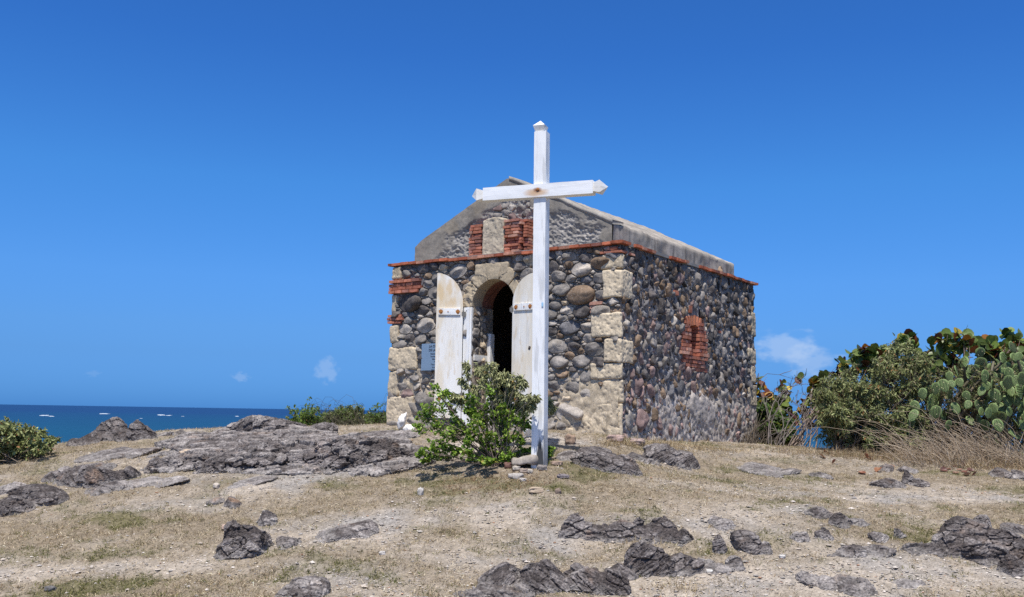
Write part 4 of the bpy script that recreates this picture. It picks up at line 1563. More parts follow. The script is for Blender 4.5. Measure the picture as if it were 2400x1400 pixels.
outcrop('rock', [(2258, 1252, 54, 16, .5)], 'thin slab propped on end with a black gap under it', T, 22, .3, .009, 8, .5, .3, GR1)
outcrop('rock', [(2386, 1250, 60, 28, .7)], 'brown rock running out of the frame above the jagged outcrop', T, 23, .35, .009, 7, .5, 0, GR1)
outcrop('rock', [(2390, 1352, 60, 42, .7)], 'dark lump cut by the right edge below the jagged outcrop', T, 24, .25, .009, 7, .55, 0, GR1)
outcrop('rock', [(2010, 1392, 110, 34, .8), (2040, 1388, 60, 26, .8)], 'grey rock half buried in tufts with an ochre streak on one side', T, 25, .5, .009, 7, .45, .2, GR1, .5, .5)
outcrop('rock', [(2140, 1385, 70, 24, .8)], 'low brown hump in the gravel left of the bottom corner', T, 33, .4, .009, 7, .45, .2, GR1, .5, .4)
outcrop('rock', [(1910, 1372, 80, 26, .7), (1940, 1380, 60, 22, .7)], 'pale broken rock with white dusty faces', T, 34, .78, .009, 8, .45, .2, GR1)
outcrop('rock', [(1425, 1106, 140, 52, .6), (1470, 1110, 90, 40, .6), (1385, 1100, 60, 40, .7)], 'dark rounded rock hump just behind and beside the foot of the cross', T, 26, .3, .011, 6, .5, .3, GR1, -.4)
outcrop('rock', [(1560, 1092, 100, 46, .7), (1600, 1094, 70, 44, .7), (1510, 1085, 70, 24, .7)], 'brown grey rock with upright ribs below the side wall', T, 27, .38, .011, 6, .5, .2, GR1, .9)
outcrop('rock', [(1350, 1082, 110, 28, .8), (1410, 1076, 70, 22, .7)], 'flat grey shelf of rock in the shade behind the cross', T, 28, .42, .011, 7, .45, .4, GR1)
outcrop('rock', [(1790, 1112, 130, 16, .8), (1840, 1114, 70, 12, .8)], 'thin strip of grey rock lying flush in the dry grass', T, 29, .4, .012, 7, .5, .3, GR1)
outcrop('rock', [(1930, 1122, 52, 18, .7)], 'small dark rock at the end of the flush strip', T, 30, .28, .012, 7, .5, 0, GR1)
outcrop('rock', [(2090, 1142, 80, 26, .6), (2135, 1135, 40, 32, .5), (2160, 1140, 40, 16, .6)], 'grey rock with a raised end on the gravel below the grey green shrub', T, 31, .38, .011, 7, .5, .2, GR1)
outcrop('rock', [(2355, 1122, 70, 32, .7), (2390, 1126, 40, 24, .7)], 'dark rock under the dry stems at the right edge', T, 35, .28, .011, 7, .5, 0, GR1)
outcrop('rock', [(2085, 1105, 40, 16, .8), (2140, 1110, 50, 18, .8)], 'pair of low grey lumps in front of the grey green shrub', T, 36, .38, .012, 7, .4, 0, GR1)
outcrop('rock', [(1700, 1240, 60, 26, .8)], 'pale low rock face right of the long dark ledge', T, 37, .6, .01, 8, .4, 0, GR1)
# left: the bare shoulder of bedrock
outcrop('rock_ledge', [(500, 1082, 330, 40, .7), (690, 1086, 380, 42, .7), (870, 1094, 260, 40, .7), (560, 1110, 200, 30, .8), (720, 1110, 240, 34, .7), (890, 1108, 200, 30, .7), (430, 1102, 190, 28, .8), (370, 1110, 120, 24, .9),
                       (640, 1052, 340, 38, .7), (450, 1052, 200, 32, .8), (810, 1060, 300, 34, .7), (930, 1075, 130, 28, .8), (560, 1066, 300, 30, .8), (770, 1084, 300, 26, .8), (620, 1096, 260, 26, .8), (520, 1040, 120, 30, .6), (700, 1036, 140, 34, .6), (420, 1070, 130, 30, .6), (600, 1058, 130, 36, .6), (800, 1048, 120, 32, .6)],
        'wide grey shoulder of bare bedrock between the sea and the cross', 'bedrock', 50, .6, .016, 5.5, 1.9, .45, None, .1, .25)
outcrop('rock_ledge', [(470, 1098, 170, 46, .5), (560, 1106, 190, 52, .5), (690, 1104, 220, 62, .5), (800, 1100, 200, 66, .5), (900, 1098, 170, 62, .5), (960, 1092, 80, 44, .6), (620, 1080, 220, 52, .5), (390, 1108, 90, 36, .6), (850, 1068, 190, 46, .5)],
        'dark folded front of the bedrock shoulder, facing the grass', 'bedrock', 63, .42, .014, 6, 1.5, .3, None, .1, .2)
outcrop('rock_ledge', [(610, 1024, 160, 58, .5), (570, 1018, 90, 36, .6), (690, 1024, 120, 42, .5), (745, 1022, 90, 34, .6), (520, 1020, 80, 24, .6)], 'grey mound of rock on the skyline in front of the green bushes', T, 51, .52, .018, 5, .6, .3, GR1)
outcrop('rock_ledge', [(870, 1030, 140, 30, .6), (930, 1030, 90, 24, .7), (820, 1030, 70, 22, .7)], 'pale grey rock shelf at the foot of the chapel corner', T, 52, .66, .017, 5, .5, .3, GR1)
outcrop('rock', [(256, 1034, 84, 50, .6), (330, 1033, 74, 50, .6), (293, 1034, 70, 26, .6), (240, 1035, 50, 34, .6)], 'dark twin headed rock standing against the sea', T, 53, .3, .016, 4.5, .4, 0, GR1)
outcrop('rock', [(190, 1045, 76, 34, .7), (175, 1046, 50, 26, .7)], 'smaller dark rock at the cliff edge left of the twin headed one', T, 54, .3, .016, 5, .4, 0, GR1)
outcrop('rock', [(375, 1024, 52, 14, .7)], 'low dark rock on the skyline right of the twin headed one', T, 55, .3, .016, 5, .4, 0, GR1)
outcrop('rock', [(420, 1022, 30, 18, .7), (455, 1022, 60, 13, .7)], 'small knob of rock on the skyline in the middle of the crest', T, 56, .4, .016, 5, .4, 0, GR1)
outcrop('rock_ledge', [(225, 1142, 120, 54, .6), (165, 1140, 110, 46, .6), (280, 1130, 90, 40, .6), (190, 1115, 130, 26, .7), (130, 1125, 70, 34, .7), (240, 1158, 110, 30, .7)], 'dark cracked rock outcrop on the left slope below the bush', T, 57, .28, .015, 5, .6, .1, GR1, .5, .4)
outcrop('rock_ledge', [(60, 1190, 130, 50, .6), (15, 1210, 90, 46, .7), (100, 1178, 70, 40, .6)], 'brown grey rock outcrop running out of the left edge', T, 58, .34, .014, 5, .55, .1, GR1, .5, .4)
outcrop('rock', [(25, 1156, 60, 28, .5)], 'pale smooth stone by the left edge', T, 59, .8, .013, 5, .25, 0, GR1)
outcrop('rock', [(330, 1146, 150, 24, .7), (380, 1140, 90, 18, .8)], 'pale flat slab stepping down from the cracked outcrop', T, 60, .72, .014, 5, .5, .5, GR1)
outcrop('rock', [(585, 1140, 90, 16, .8), (560, 1144, 60, 12, .8)], 'flat light grey slab in the path below the bedrock shoulder', T, 61, .75, .014, 6, .35, .4, GR1)
outcrop('rock', [(240, 1080, 150, 22, .8), (300, 1070, 110, 18, .8)], 'low brown rock patch behind the cracked outcrop', T, 62, .4, .017, 5, .5, .3, GR1)


def stone(name, p, size, label, cat, mat, col, seed, rot=0.0, tilt=0.0, sink=.3, pw=2.6, amp=.12, group=None):
    """one loose stone: a worn, faceted lump"""
    nu, nv = 18, 26
    u, v = np.meshgrid(np.linspace(0, np.pi, nu), np.linspace(0, 2 * np.pi, nv, endpoint=False), indexing='ij')
    sg = lambda t: np.sign(t) * np.abs(t) ** (2 / pw)
    Q = np.c_[(sg(np.sin(u)) * sg(np.cos(v))).ravel(), (sg(np.sin(u)) * sg(np.sin(v))).ravel(), sg(np.cos(u)).ravel() * np.ones(1)] if False else \
        np.stack([sg(np.sin(u)) * sg(np.cos(v)), sg(np.sin(u)) * sg(np.sin(v)), sg(np.cos(u)) + 0 * v], -1).reshape(-1, 3)
    r = 1 + amp * 2 * fbm(Q * 1.3 + seed * 3.3, 3, seed) + amp * .7 * fbm(Q * 3.5 + seed, 3, seed + 1)
    V = Q * r[:, None] * np.array(size) / 2
    R = np.array(Matrix.Rotation(rot, 3, 'Z') @ Matrix.Rotation(tilt, 3, 'Y'))
    V = V @ R.T
    zmin = V[:, 2].min()
    V[:, 2] -= zmin + sink * (V[:, 2].max() - zmin)
    c = C3(col) * (1 + .3 * fbm(Q * 2.5 + seed, 3, seed + 4))[:, None]
    o = obj(name, V + p, grid_faces(nu, nv, True)[:, ::-1], mat, None, c, True, p)
    return tag(o, label, cat, group)


def loose(px, py, wpx, hpx, dep, label, col, seed, name='stone', mat=None, rot=0, tilt=0, sink=.12, pw=2.9, amp=.2, cat='stone', lift=0.0, group=None):
    p = gpt(px, py)
    k = p[1] / FPX
    return stone(name, p + np.array([0, dep * .4, lift]), (wpx * k, dep, hpx * k * 1.1), label, cat, mat or MPEB, col, seed, rot, tilt, sink, pw, amp, group)


p_ = gpt(1231, 1103)
V, F = rough_box((-.155, -.10, .045), (.155, .10, .135), .014, .012, 9, .03, 71)
V[:, 2] += .10 * V[:, 0] + .035 * vnoise(V * 6, 72)
V[:, 0] *= 1 - .22 * sm(-.05, -.1, V[:, 1]) * sm(.0, .15, V[:, 0])
V[:, 1] += .04 * vnoise(V * 7 + 4, 73)
tag(obj('stone', V + p_ + [0, .06, 0], F, MPEB, None, C3((.34, .295, .25)) * (1 + .3 * fbm(V * 9, 3, 74))[:, None], True, p_), 'flat grey slab propped up against the foot of the cross', 'stone')
loose(1210, 1109, 18, 11, .07, 'small pale stone wedged under the left end of the slab', (.42, .37, .31), 4)
loose(1229, 1111, 20, 9, .07, 'thin brownish stone under the middle of the slab', (.34, .27, .22), 5)
loose(1243, 1112, 13, 9, .06, 'pale chip of stone under the slab nearest the cross', (.48, .42, .35), 6)
loose(1271, 1108, 22, 13, .08, 'rough grey stone touching the front of the post', (.24, .21, .19), 7)
loose(1190, 1102, 18, 14, .09, 'dark red brown stone under the shrub by the slab', (.16, .09, .075), 8)
loose(1208, 1122, 34, 12, .1, 'flat pale stone on the litter in front of the slab', (.40, .36, .32), 9, pw=3.5)
loose(1226, 1128, 14, 8, .05, 'small whitish stone in the litter below the slab', (.5, .45, .4), 10)
loose(1308, 1163, 14, 13, .06, 'little brown upright stone in the straw in front of the cross', (.24, .18, .14), 11)
loose(1258, 1156, 34, 12, .1, 'flat sandy stone half sunk in the grass in front of the cross', (.42, .33, .24), 12, pw=3.5)
loose(985, 1163, 14, 17, .06, 'small whitish upright stone alone in the grass left of the cross', (.52, .48, .43), 13)
loose(1337, 1044, 24, 20, .12, 'round brown stone on the pale sand right of the cross', (.30, .21, .15), 14, sink=.05)
loose(1443, 1040, 40, 16, .18, 'pinkish flat stone at the corner of the chapel', (.40, .29, .25), 15, pw=3.5)
loose(1495, 1046, 36, 14, .16, 'second pinkish stone at the foot of the side wall, half in grass', (.36, .27, .235), 16, pw=3)
loose(432, 1076, 40, 20, .2, 'smooth tan stone lying on the bedrock shoulder', (.44, .34, .25), 17, tilt=-.15)
loose(505, 1144, 14, 11, .07, 'small cream stone beside the light grey slab', (.52, .45, .38), 18)
loose(1305, 1096, 26, 8, .1, 'brownish flat stone at the right of the post foot', (.30, .22, .17), 19, pw=3.5)
loose(1320, 1125, 26, 9, .1, 'dull purple grey stone flat in the straw below the cross', (.22, .19, .19), 20, pw=3.5)
loose(895, 1304, 14, 9, .05, 'pale pebble sized stone on the near grass below the grey hump', (.5, .46, .42), 21)
loose(115, 1385, 24, 12, .06, 'dark chip of rock in the gravel of the lower left corner', (.16, .15, .145), 22)
loose(1835, 1307, 14, 8, .05, 'white chip right of the split hump', (.55, .52, .48), 23)
loose(1663, 1347, 16, 8, .05, 'white chip in front of the tail of the craggy rock', (.58, .55, .5), 24)
loose(530, 1243, 26, 12, .08, 'pinkish stone sunk in the grass behind the pointed boulder', (.44, .32, .25), 25)
loose(940, 1012, 20, 36, .14, 'white conch shell propped upright at the chapel corner', (.82, .78, .72), 31, 'conch_shell', MSHELL, tilt=.25, sink=.0, pw=1.8, amp=.22, cat='shell')
loose(957, 1021, 24, 24, .14, 'white conch shell lying on its side next to the upright one', (.80, .75, .68), 32, 'conch_shell', MSHELL, tilt=-.6, sink=.05, pw=1.9, amp=.24, cat='shell')
loose(1240, 1030, 26, 34, .16, 'bright white conch shell half hidden between the shrub and the post', (.82, .79, .74), 33, 'conch_shell', MSHELL, tilt=.4, sink=.0, pw=1.8, amp=.22, cat='shell')

# ------------------------------------------------------------------ plants
LANCE = (np.array([(0, 0, 0), (.3, .5, .05), (.72, .34, .0), (1, 0, -.12), (.72, -.34, .0), (.3, -.5, .05)]), np.array([(0, 1, 2, 3), (0, 3, 4, 5)]))
_t = np.linspace(0, 2 * np.pi, 11)[:-1]
ROUND = (np.r_[[(.5, 0, -.05)], np.c_[.5 + .5 * np.cos(_t) + .06 * np.cos(2 * _t), .52 * np.sin(_t), .06 * np.cos(2 * _t) + .03 * np.sin(3 * _t)]],
         np.array([(0, 1 + i, 1 + (i + 1) % 10) for i in range(10)]))
_t6 = np.linspace(0, 2 * np.pi, 7)[:-1]
OVAL = (np.r_[[(.5, 0, -.06)], np.c_[.5 + .5 * np.cos(_t6), .46 * np.sin(_t6), .04 * np.cos(2 * _t6)]], np.array([(0, 1 + i, 1 + (i + 1) % 6) for i in range(6)]))


def leaves(mb, P, D, Nn, Ln, Wd, shape, cols):
    tv, tf = shape
    D = norm(D)
    Sd = norm(np.cross(Nn, D))
    Nn = np.cross(D, Sd)
    V = P[:, None] + Ln[:, None, None] * tv[None, :, :1] * D[:, None] + Wd[:, None, None] * tv[None, :, 1:2] * Sd[:, None] + Ln[:, None, None] * tv[None, :, 2:] * Nn[:, None]
    n, k = len(P), len(tv)
    F = (tf[None] + (np.arange(n) * k)[:, None, None]).reshape(-1, tf.shape[1])
    mb.add(V.reshape(-1, 3), F, np.repeat(cols, k, 0))


def mixcol(rg, n, pal, var=.25):
    cs, ps = zip(*pal)
    ps = np.array(ps) / sum(ps)
    c = np.array(cs)[rg.choice(len(cs), n, p=ps)]
    return np.clip(c * (1 + rg.normal(0, var, (n, 1))), .008, .9)


def bent(a, b, rg, n=7, sag=.0, wob=.06):
    t = np.linspace(0, 1, n)[:, None]
    L_ = np.linalg.norm(b - a)
    m = rg.normal(0, wob * L_, 3)
    m2 = rg.normal(0, wob * L_ * .5, 3)
    P = a + (b - a) * t + np.sin(np.pi * t) * (m + [0, 0, sag * L_]) + np.sin(2 * np.pi * t) * m2
    return P


def shrub(name, base, clusters, label, cat, seed, pal, leaf=(.035, .034), shape=OVAL, mat=None, per=60, twigs=7, droop=0.0, stemr=.010, spread=.03, barkcol=(.16, .12, .09), nstem=6, group=None, flat=.5, twiglen=1.0, bases=None, var=.22):
    """stems from the base to every cluster, twigs inside each cluster, leaves along the twigs. clusters: centre xyz and radius"""
    rg = np.random.default_rng(seed)
    t = thing(name, base, label, cat, group)
    st, lf = MB(), MB()
    base = C3(base)
    for (c, r) in clusters:
        c = C3(c)
        b0 = base + np.r_[rg.normal(0, spread, 2), -.03] if bases is None else C3(bases[rg.integers(len(bases))]) + np.r_[rg.normal(0, spread, 2), -.03]
        P = bent(b0, c, rg, 8, .05, .05)
        V, F = tube(P, np.linspace(stemr, stemr * .35, len(P)), 5)
        st.add(V, F, C3(barkcol) * rg.uniform(.7, 1.3))
        for k in range(twigs):
            s0 = P[rg.integers(5, 8)] if r < .5 else P[rg.integers(4, 8)]
            d = norm(rg.normal(0, 1, 3) + [0, 0, .25])
            e = c + d * r * rg.uniform(.45, 1.0) * twiglen
            if e[2] < base[2] + .03:
                e[2] = base[2] + rg.uniform(.03, .1)
            T_ = bent(s0, e, rg, 6, .06, .08)
            V, F = tube(T_, np.linspace(stemr * .38, stemr * .15, 6), 4)
            st.add(V, F, C3(barkcol) * rg.uniform(.8, 1.4))
            n = max(2, int(per / twigs))
            u = rg.uniform(.35, 1.02, n)
            i = np.minimum((u * 5).astype(int), 4)
            f = (u * 5 - i)[:, None]
            Q = T_[i] * (1 - f) + T_[i + 1] * f
            ax = norm(T_[i + 1] - T_[i])
            D = norm(ax * .5 + rg.normal(0, .7, (n, 3)) + [0, 0, -droop])
            Nn = norm(rg.normal(0, flat, (n, 3)) + [0, -.35, .9])
            ln = leaf[0] * rg.uniform(.65, 1.25, n)
            leaves(lf, Q, D, Nn, ln, ln * leaf[1] / leaf[0] * rg.uniform(.85, 1.15, n), shape, mixcol(rg, n, pal, var))
    st.build('stems', MBARK, t)
    lf.build('foliage', mat or MLEAF, t)
    return t


def zc(lst, x0, y0, k, Yf, sc=1.0, fpx=FPX):
    """clusters read off an enlargement: (x, y, r) -> centre, radius in metres"""
    out = []
    for q in lst:
        x, y, r = q[:3]
        Y = q[3] if len(q) > 3 else Yf()
        if len(q) == 3 and x > 1120 and k == 4.83:
            Y = max(Y, 11.2 + .0005 * (x - 1120))
        out.append((atY(x0 + x / k, y0 + y / k, Y), sc * r / k / fpx * Y))
    return out


rgp = np.random.default_rng(99)
GC = [(330, 350, 70), (440, 400, 60), (250, 560, 100), (380, 560, 110), (500, 600, 100), (170, 660, 80), (130, 800, 70), (250, 720, 100), (330, 760, 90), (560, 780, 100), (680, 760, 100), (450, 840, 90),
      (720, 560, 80), (740, 620, 80), (730, 440, 60), (930, 370, 80), (960, 330, 50), (930, 560, 90), (900, 700, 100), (800, 730, 100), (760, 840, 110), (640, 860, 100), (1100, 560, 70), (1200, 580, 80), (1230, 700, 100),
      (1330, 680, 80), (1390, 740, 60), (1100, 720, 90), (1050, 820, 80), (1150, 880, 90), (1280, 900, 90), (1300, 960, 80), (300, 1010, 90), (230, 1080, 90), (150, 1090, 60), (200, 1170, 40), (380, 1010, 80), (480, 1030, 70),
      (350, 1120, 70), (460, 1150, 50), (600, 1060, 90), (720, 1080, 80), (850, 1080, 90), (950, 1040, 80), (900, 960, 90), (1050, 1000, 80), (1150, 1080, 90), (1330, 1080, 90, 11.5), (1250, 1130, 60), (1400, 1050, 60, 11.5),
      (880, 1190, 60, 10.9), (750, 1150, 60), (900, 1250, 55, 10.75), (1650, 1050, 40, 11.4), (1645, 1100, 40, 11.4), (1000, 1110, 80), (900, 1110, 80), (1060, 1150, 70), (820, 1160, 60), (1110, 1150, 60), (980, 1180, 60, 10.9), (700, 960, 80), (820, 930, 80), (560, 920, 70), (950, 880, 70), (860, 640, 80), (1000, 640, 70), (1150, 780, 70)]
GB = gpt(1168, 1090)
shrub('green_shrub', GB, zc(GC, 950, 840, 4.83, lambda: rgp.uniform(10.8, 11.65), 1.1), 'bright green shrub with small rounded leaves at the foot of the cross', 'shrub', 7,
      [((.17, .28, .03), 4), ((.27, .40, .05), 3), ((.38, .50, .10), 1.8), ((.09, .16, .02), 1.6), ((.42, .34, .08), .2)], (.034, .034), OVAL, MLEAF, 125, 11, .15, .006, .06, (.17, .13, .11))
KC = [(690, 80, 55), (640, 250, 45), (760, 330, 45), (830, 90, 80), (880, 170, 80), (950, 110, 70), (1000, 80, 55), (1050, 200, 80), (1130, 180, 80), (1150, 250, 80), (1200, 230, 60), (1290, 220, 45, 11.2), (1340, 260, 45, 11.1),
      (1250, 330, 75), (1190, 380, 80), (1280, 430, 80), (1380, 430, 60, 11.1), (1480, 450, 45, 10.74), (1455, 520, 35, 10.8), (1090, 400, 55), (1050, 470, 55), (1150, 480, 65), (1290, 510, 65), (1390, 530, 45, 11.2), (860, 260, 55), (590, 430, 50), (640, 450, 40), (540, 420, 35),
      (1660, 560, 60, 11.9), (1650, 490, 50, 11.9)]
shrub('grey_shrub', gpt(1185, 1088), zc(KC, 950, 840, 4.83, lambda: rgp.uniform(11.2, 11.75), 1.0), 'wilted grey green shrub with drooping narrow leaves rising behind the bright green one', 'shrub', 8,
      [((.31, .32, .15), 4), ((.42, .42, .22), 3), ((.20, .21, .09), 2), ((.45, .32, .12), .15)], (.058, .018), LANCE, MOLIVE, 190, 10, 1.2, .005, .05, (.22, .19, .15))


def fill(poly, n, rg, Y0, Y1, r0, r1):
    """clusters spread inside a silhouette (photo pixels), over a range of depths"""
    poly = np.array(poly, float)
    lo, hi = poly.min(0), poly.max(0)
    out = []
    while len(out) < n:
        p = rg.uniform(lo, hi)
        ins = False
        j = len(poly) - 1
        for i in range(len(poly)):
            if (poly[i, 1] > p[1]) != (poly[j, 1] > p[1]) and p[0] < (poly[j, 0] - poly[i, 0]) * (p[1] - poly[i, 1]) / (poly[j, 1] - poly[i, 1]) + poly[i, 0]:
                ins = not ins
            j = i
        if ins:
            Y = rg.uniform(Y0, Y1)
            r = rg.uniform(r0, r1)
            out.append((atY(p[0], p[1], Y), r / FPX * Y))
    return out


# right: the grey green thicket, sea grapes behind it, prickly pear beside it
rg = np.random.default_rng(5)
OL = [(1925, 905), (1950, 880), (1985, 862), (2030, 850), (2060, 835), (2085, 815), (2110, 808), (2140, 822), (2165, 845), (2180, 900), (2170, 960), (2180, 1010), (2160, 1045), (2080, 1052), (2000, 1048), (1950, 1040), (1925, 1010), (1915, 960)]
bs = [gpt(x, 1062) + [0, .3, 0] for x in (1960, 2000, 2040, 2080, 2120, 2150)]
shrub('grey_green_shrub', gpt(2045, 1060) + [0, .4, 0], fill(OL, 190, rg, 14.7, 16.1, 16, 34) + fill([(1930, 960), (2160, 950), (2170, 1050), (1935, 1045)], 60, rg, 14.5, 15.2, 16, 28), 'big dense grey green shrub with drooping leaves between the chapel and the prickly pear', 'shrub', 9,
      [((.215, .24, .095), 4), ((.30, .32, .145), 3), ((.14, .16, .06), 2), ((.36, .18, .07), .2), ((.32, .27, .16), .7)], (.07, .020), LANCE, MOLIVE, 190, 9, .75, .006, .08, (.15, .12, .09), bases=bs)

GRAPE = [((.115, .165, .032), 4), ((.17, .22, .05), 3), ((.075, .11, .025), 3), ((.20, .06, .02), .9), ((.42, .17, .03), .5), ((.40, .31, .04), .35), ((.10, .03, .02), .5)]
GRAPER = [((.12, .16, .03), 3), ((.17, .20, .04), 2), ((.16, .045, .02), 2), ((.09, .025, .018), 1.5), ((.45, .22, .03), 1), ((.48, .36, .04), .8)]
gl = [(2005, 832, 22), (2028, 818, 20), (2000, 855, 22), (2045, 835, 18), (2128, 798, 14), (2120, 800, 12), (2190, 835, 30), (2210, 802, 24), (2240, 800, 26), (2258, 785, 22), (2285, 800, 26), (2310, 805, 26), (2330, 822, 22), (2290, 830, 30), (2235, 835, 34),
      (2200, 865, 34), (2160, 850, 30), (2250, 860, 34), (2370, 795, 20), (2380, 805, 20), (2345, 832, 26), (2390, 835, 28), (2415, 820, 30), (2170, 880, 30), (2060, 850, 24), (2080, 830, 18), (2300, 860, 34), (2350, 870, 34), (2400, 870, 34), (2210, 900, 34), (2280, 900, 36), (2340, 920, 36), (2390, 930, 36)]
gcl = [(atY(x, y, Y), r / FPX * Y) for x, y, r in gl for Y in (rg.uniform(15.6, 16.8),)]
shrub('sea_grape', gpt(2230, 1070) + [0, 1.2, 0], gcl, 'sea grape bush with large round leaves topping the thicket behind the prickly pear', 'shrub', 10, GRAPE, (.145, .15), ROUND, MGRAPE, 30, 6, -.1, .018, .25, (.20, .15, .12), flat=.8,
      bases=[gpt(x, 1070) + [0, 1.2, 0] for x in (2180, 2240, 2300, 2360)])
gl2 = [(1925, 885, 14), (1920, 905, 16), (1915, 925, 14), (1905, 905, 12), (1935, 910, 14), (1968, 868, 14), (1980, 860, 12), (1930, 935, 18), (1900, 945, 16), (1890, 965, 18), (1920, 970, 20), (1905, 990, 20)]
shrub('sea_grape', gpt(1925, 1054) + [0, 1.3, 0], [(atY(x, y, 17.2), r / FPX * 17.2) for x, y, r in gl2], 'dark reddish sea grape peering out of the left side of the thicket', 'shrub', 11, GRAPER + [((.05, .06, .02), 6)], (.13, .135), ROUND, MGRAPE, 18, 4, -.1, .014, .15, (.22, .17, .14), flat=.8)
gl3 = [(1774, 895, 14), (1782, 925, 18), (1795, 935, 14), (1778, 950, 20), (1805, 942, 14), (1815, 952, 16), (1830, 955, 14), (1790, 960, 16), (1843, 915, 10), (1838, 928, 10), (1840, 945, 8), (1842, 962, 8), (1862, 968, 9), (1850, 975, 9), (1868, 990, 9), (1880, 886, 6), (1838, 902, 6), (1780, 980, 14), (1772, 910, 16), (1776, 940, 20), (1790, 945, 18), (1800, 930, 14), (1785, 975, 18), (1808, 968, 16), (1826, 945, 14), (1815, 985, 14)]
shrub('sea_grape', gpt(1800, 1052) + [0, 1.6, 0], [(atY(x, y, 18.3), r / FPX * 18.3) for x, y, r in gl3], 'sparse sea grape with yellow and red leaves beside the far corner of the chapel', 'shrub', 12, GRAPER + [((.11, .15, .03), 3)], (.12, .125), ROUND, MGRAPE, 15, 4, -.1, .0045, .2, (.14, .115, .095), flat=.9)
lowc = fill([(1772, 960), (1800, 960), (1845, 985), (1868, 1050), (1780, 1056), (1772, 1050)], 70, rg, 17.2, 18.4, 14, 24)
shrub('dark_bush', gpt(1805, 1053) + [0, 1.2, 0], lowc, 'dark green leafy bush low down beside the far corner of the chapel', 'shrub', 13, [((.08, .14, .025), 4), ((.13, .19, .035), 2.5), ((.05, .085, .018), 3), ((.3, .25, .04), .4)], (.075, .06), OVAL, MLEAF, 200, 7, .2, .005, .15, (.10, .08, .06))
# bare branches
bt = thing('bare_bush', gpt(1872, 1053) + [0, 1.0, 0], 'leafless grey branches between the chapel and the thicket', 'shrub')
br = MB()
rb = np.random.default_rng(14)
for (x, y) in [(1880, 885), (1858, 905), (1865, 890), (1895, 920), (1905, 940), (1850, 935), (1845, 960), (1885, 925), (1910, 970), (1838, 915), (1870, 915), (1900, 900), (1925, 925), (1890, 990), (1918, 995)]:
    e = atY(x, y, 17.3 + rb.uniform(-.4, .4))
    P = bent(gpt(1872, 1056) + [rb.normal(0, .12), .9, -.05], e, rb, 9, .05, .09)
    V, F = tube(P, np.linspace(.008, .003, 9), 6)
    br.add(V, F, C3((.20, .17, .155)) * rb.uniform(.7, 1.2))
    for k in range(7):
        s0 = P[rb.integers(3, 9)]
        T_ = bent(s0, s0 + norm(rb.normal(0, 1, 3) + [0, 0, .5]) * rb.uniform(.08, .26), rb, 5, .02, .12)
        V, F = tube(T_, np.linspace(.006, .003, 5), 4)
        br.add(V, F, C3((.21, .18, .165)) * rb.uniform(.8, 1.2))
br.build('branches', MBARK, bt)

# prickly pear
cx0 = [(1815, 385, 45), (1950, 310, 45), (1955, 400, 50), (2140, 345, 45), (2215, 260, 45), (1870, 500, 50), (1820, 590, 45), (1760, 460, 40), (1585, 600, 45), (1650, 575, 45), (1695, 650, 40), (1480, 640, 45), (1885, 670, 50), (1775, 665, 35), (2050, 570, 40),
       (2180, 550, 50), (2075, 660, 55), (2145, 660, 45), (2240, 690, 40), (2260, 450, 50), (2270, 620, 50), (2170, 430, 40), (1990, 500, 40), (1700, 500, 35), (2040, 440, 40), (1580, 800, 45), (1400, 820, 45), (1690, 780, 35), (1980, 740, 40), (2120, 750, 50),
       (2190, 790, 45), (2080, 830, 45), (2240, 880, 45), (2220, 970, 45), (2270, 970, 35), (1560, 700, 40), (1650, 820, 35), (1750, 760, 40), (1500, 1000, 40), (1385, 870, 30), (1420, 740, 35), (1830, 780, 45), (1940, 850, 35), (2100, 900, 40), (2290, 840, 40),
       (1900, 570, 35), (1960, 620, 35), (2010, 690, 40), (2200, 620, 40), (2130, 480, 40), (1860, 440, 35), (1910, 450, 35), (2060, 510, 35), (2240, 540, 40), (2290, 520, 40), (1720, 560, 35), (1620, 660, 35), (1540, 760, 35), (1470, 880, 40), (1760, 850, 35),
       (2160, 860, 35), (1690, 900, 35), (1870, 860, 35), (2060, 350, 38), (2100, 400, 36), (2290, 420, 40), (2330, 560, 45), (2330, 700, 45), (2000, 580, 40), (1930, 740, 40), (1850, 730, 36), (2020, 800, 36), (1990, 900, 40), (2180, 700, 40), (2290, 750, 42), (2330, 480, 42), (2340, 620, 40), (2330, 800, 42), (2300, 900, 40), (1800, 720, 34), (1960, 790, 36), (2060, 760, 36), (2150, 580, 38), (1780, 550, 34), (2090, 610, 36), (1960, 450, 36), (2230, 350, 40), (2260, 340, 36), (1530, 620, 34), (1600, 730, 36), (2130, 830, 38), (1840, 660, 34), (2190, 480, 36)]
cactus = thing('prickly_pear', gpt(2290, 1080) + [0, .8, 0], 'tall prickly pear cactus with flat oval pads at the right edge', 'cactus')
rc = np.random.default_rng(31)
pads = []
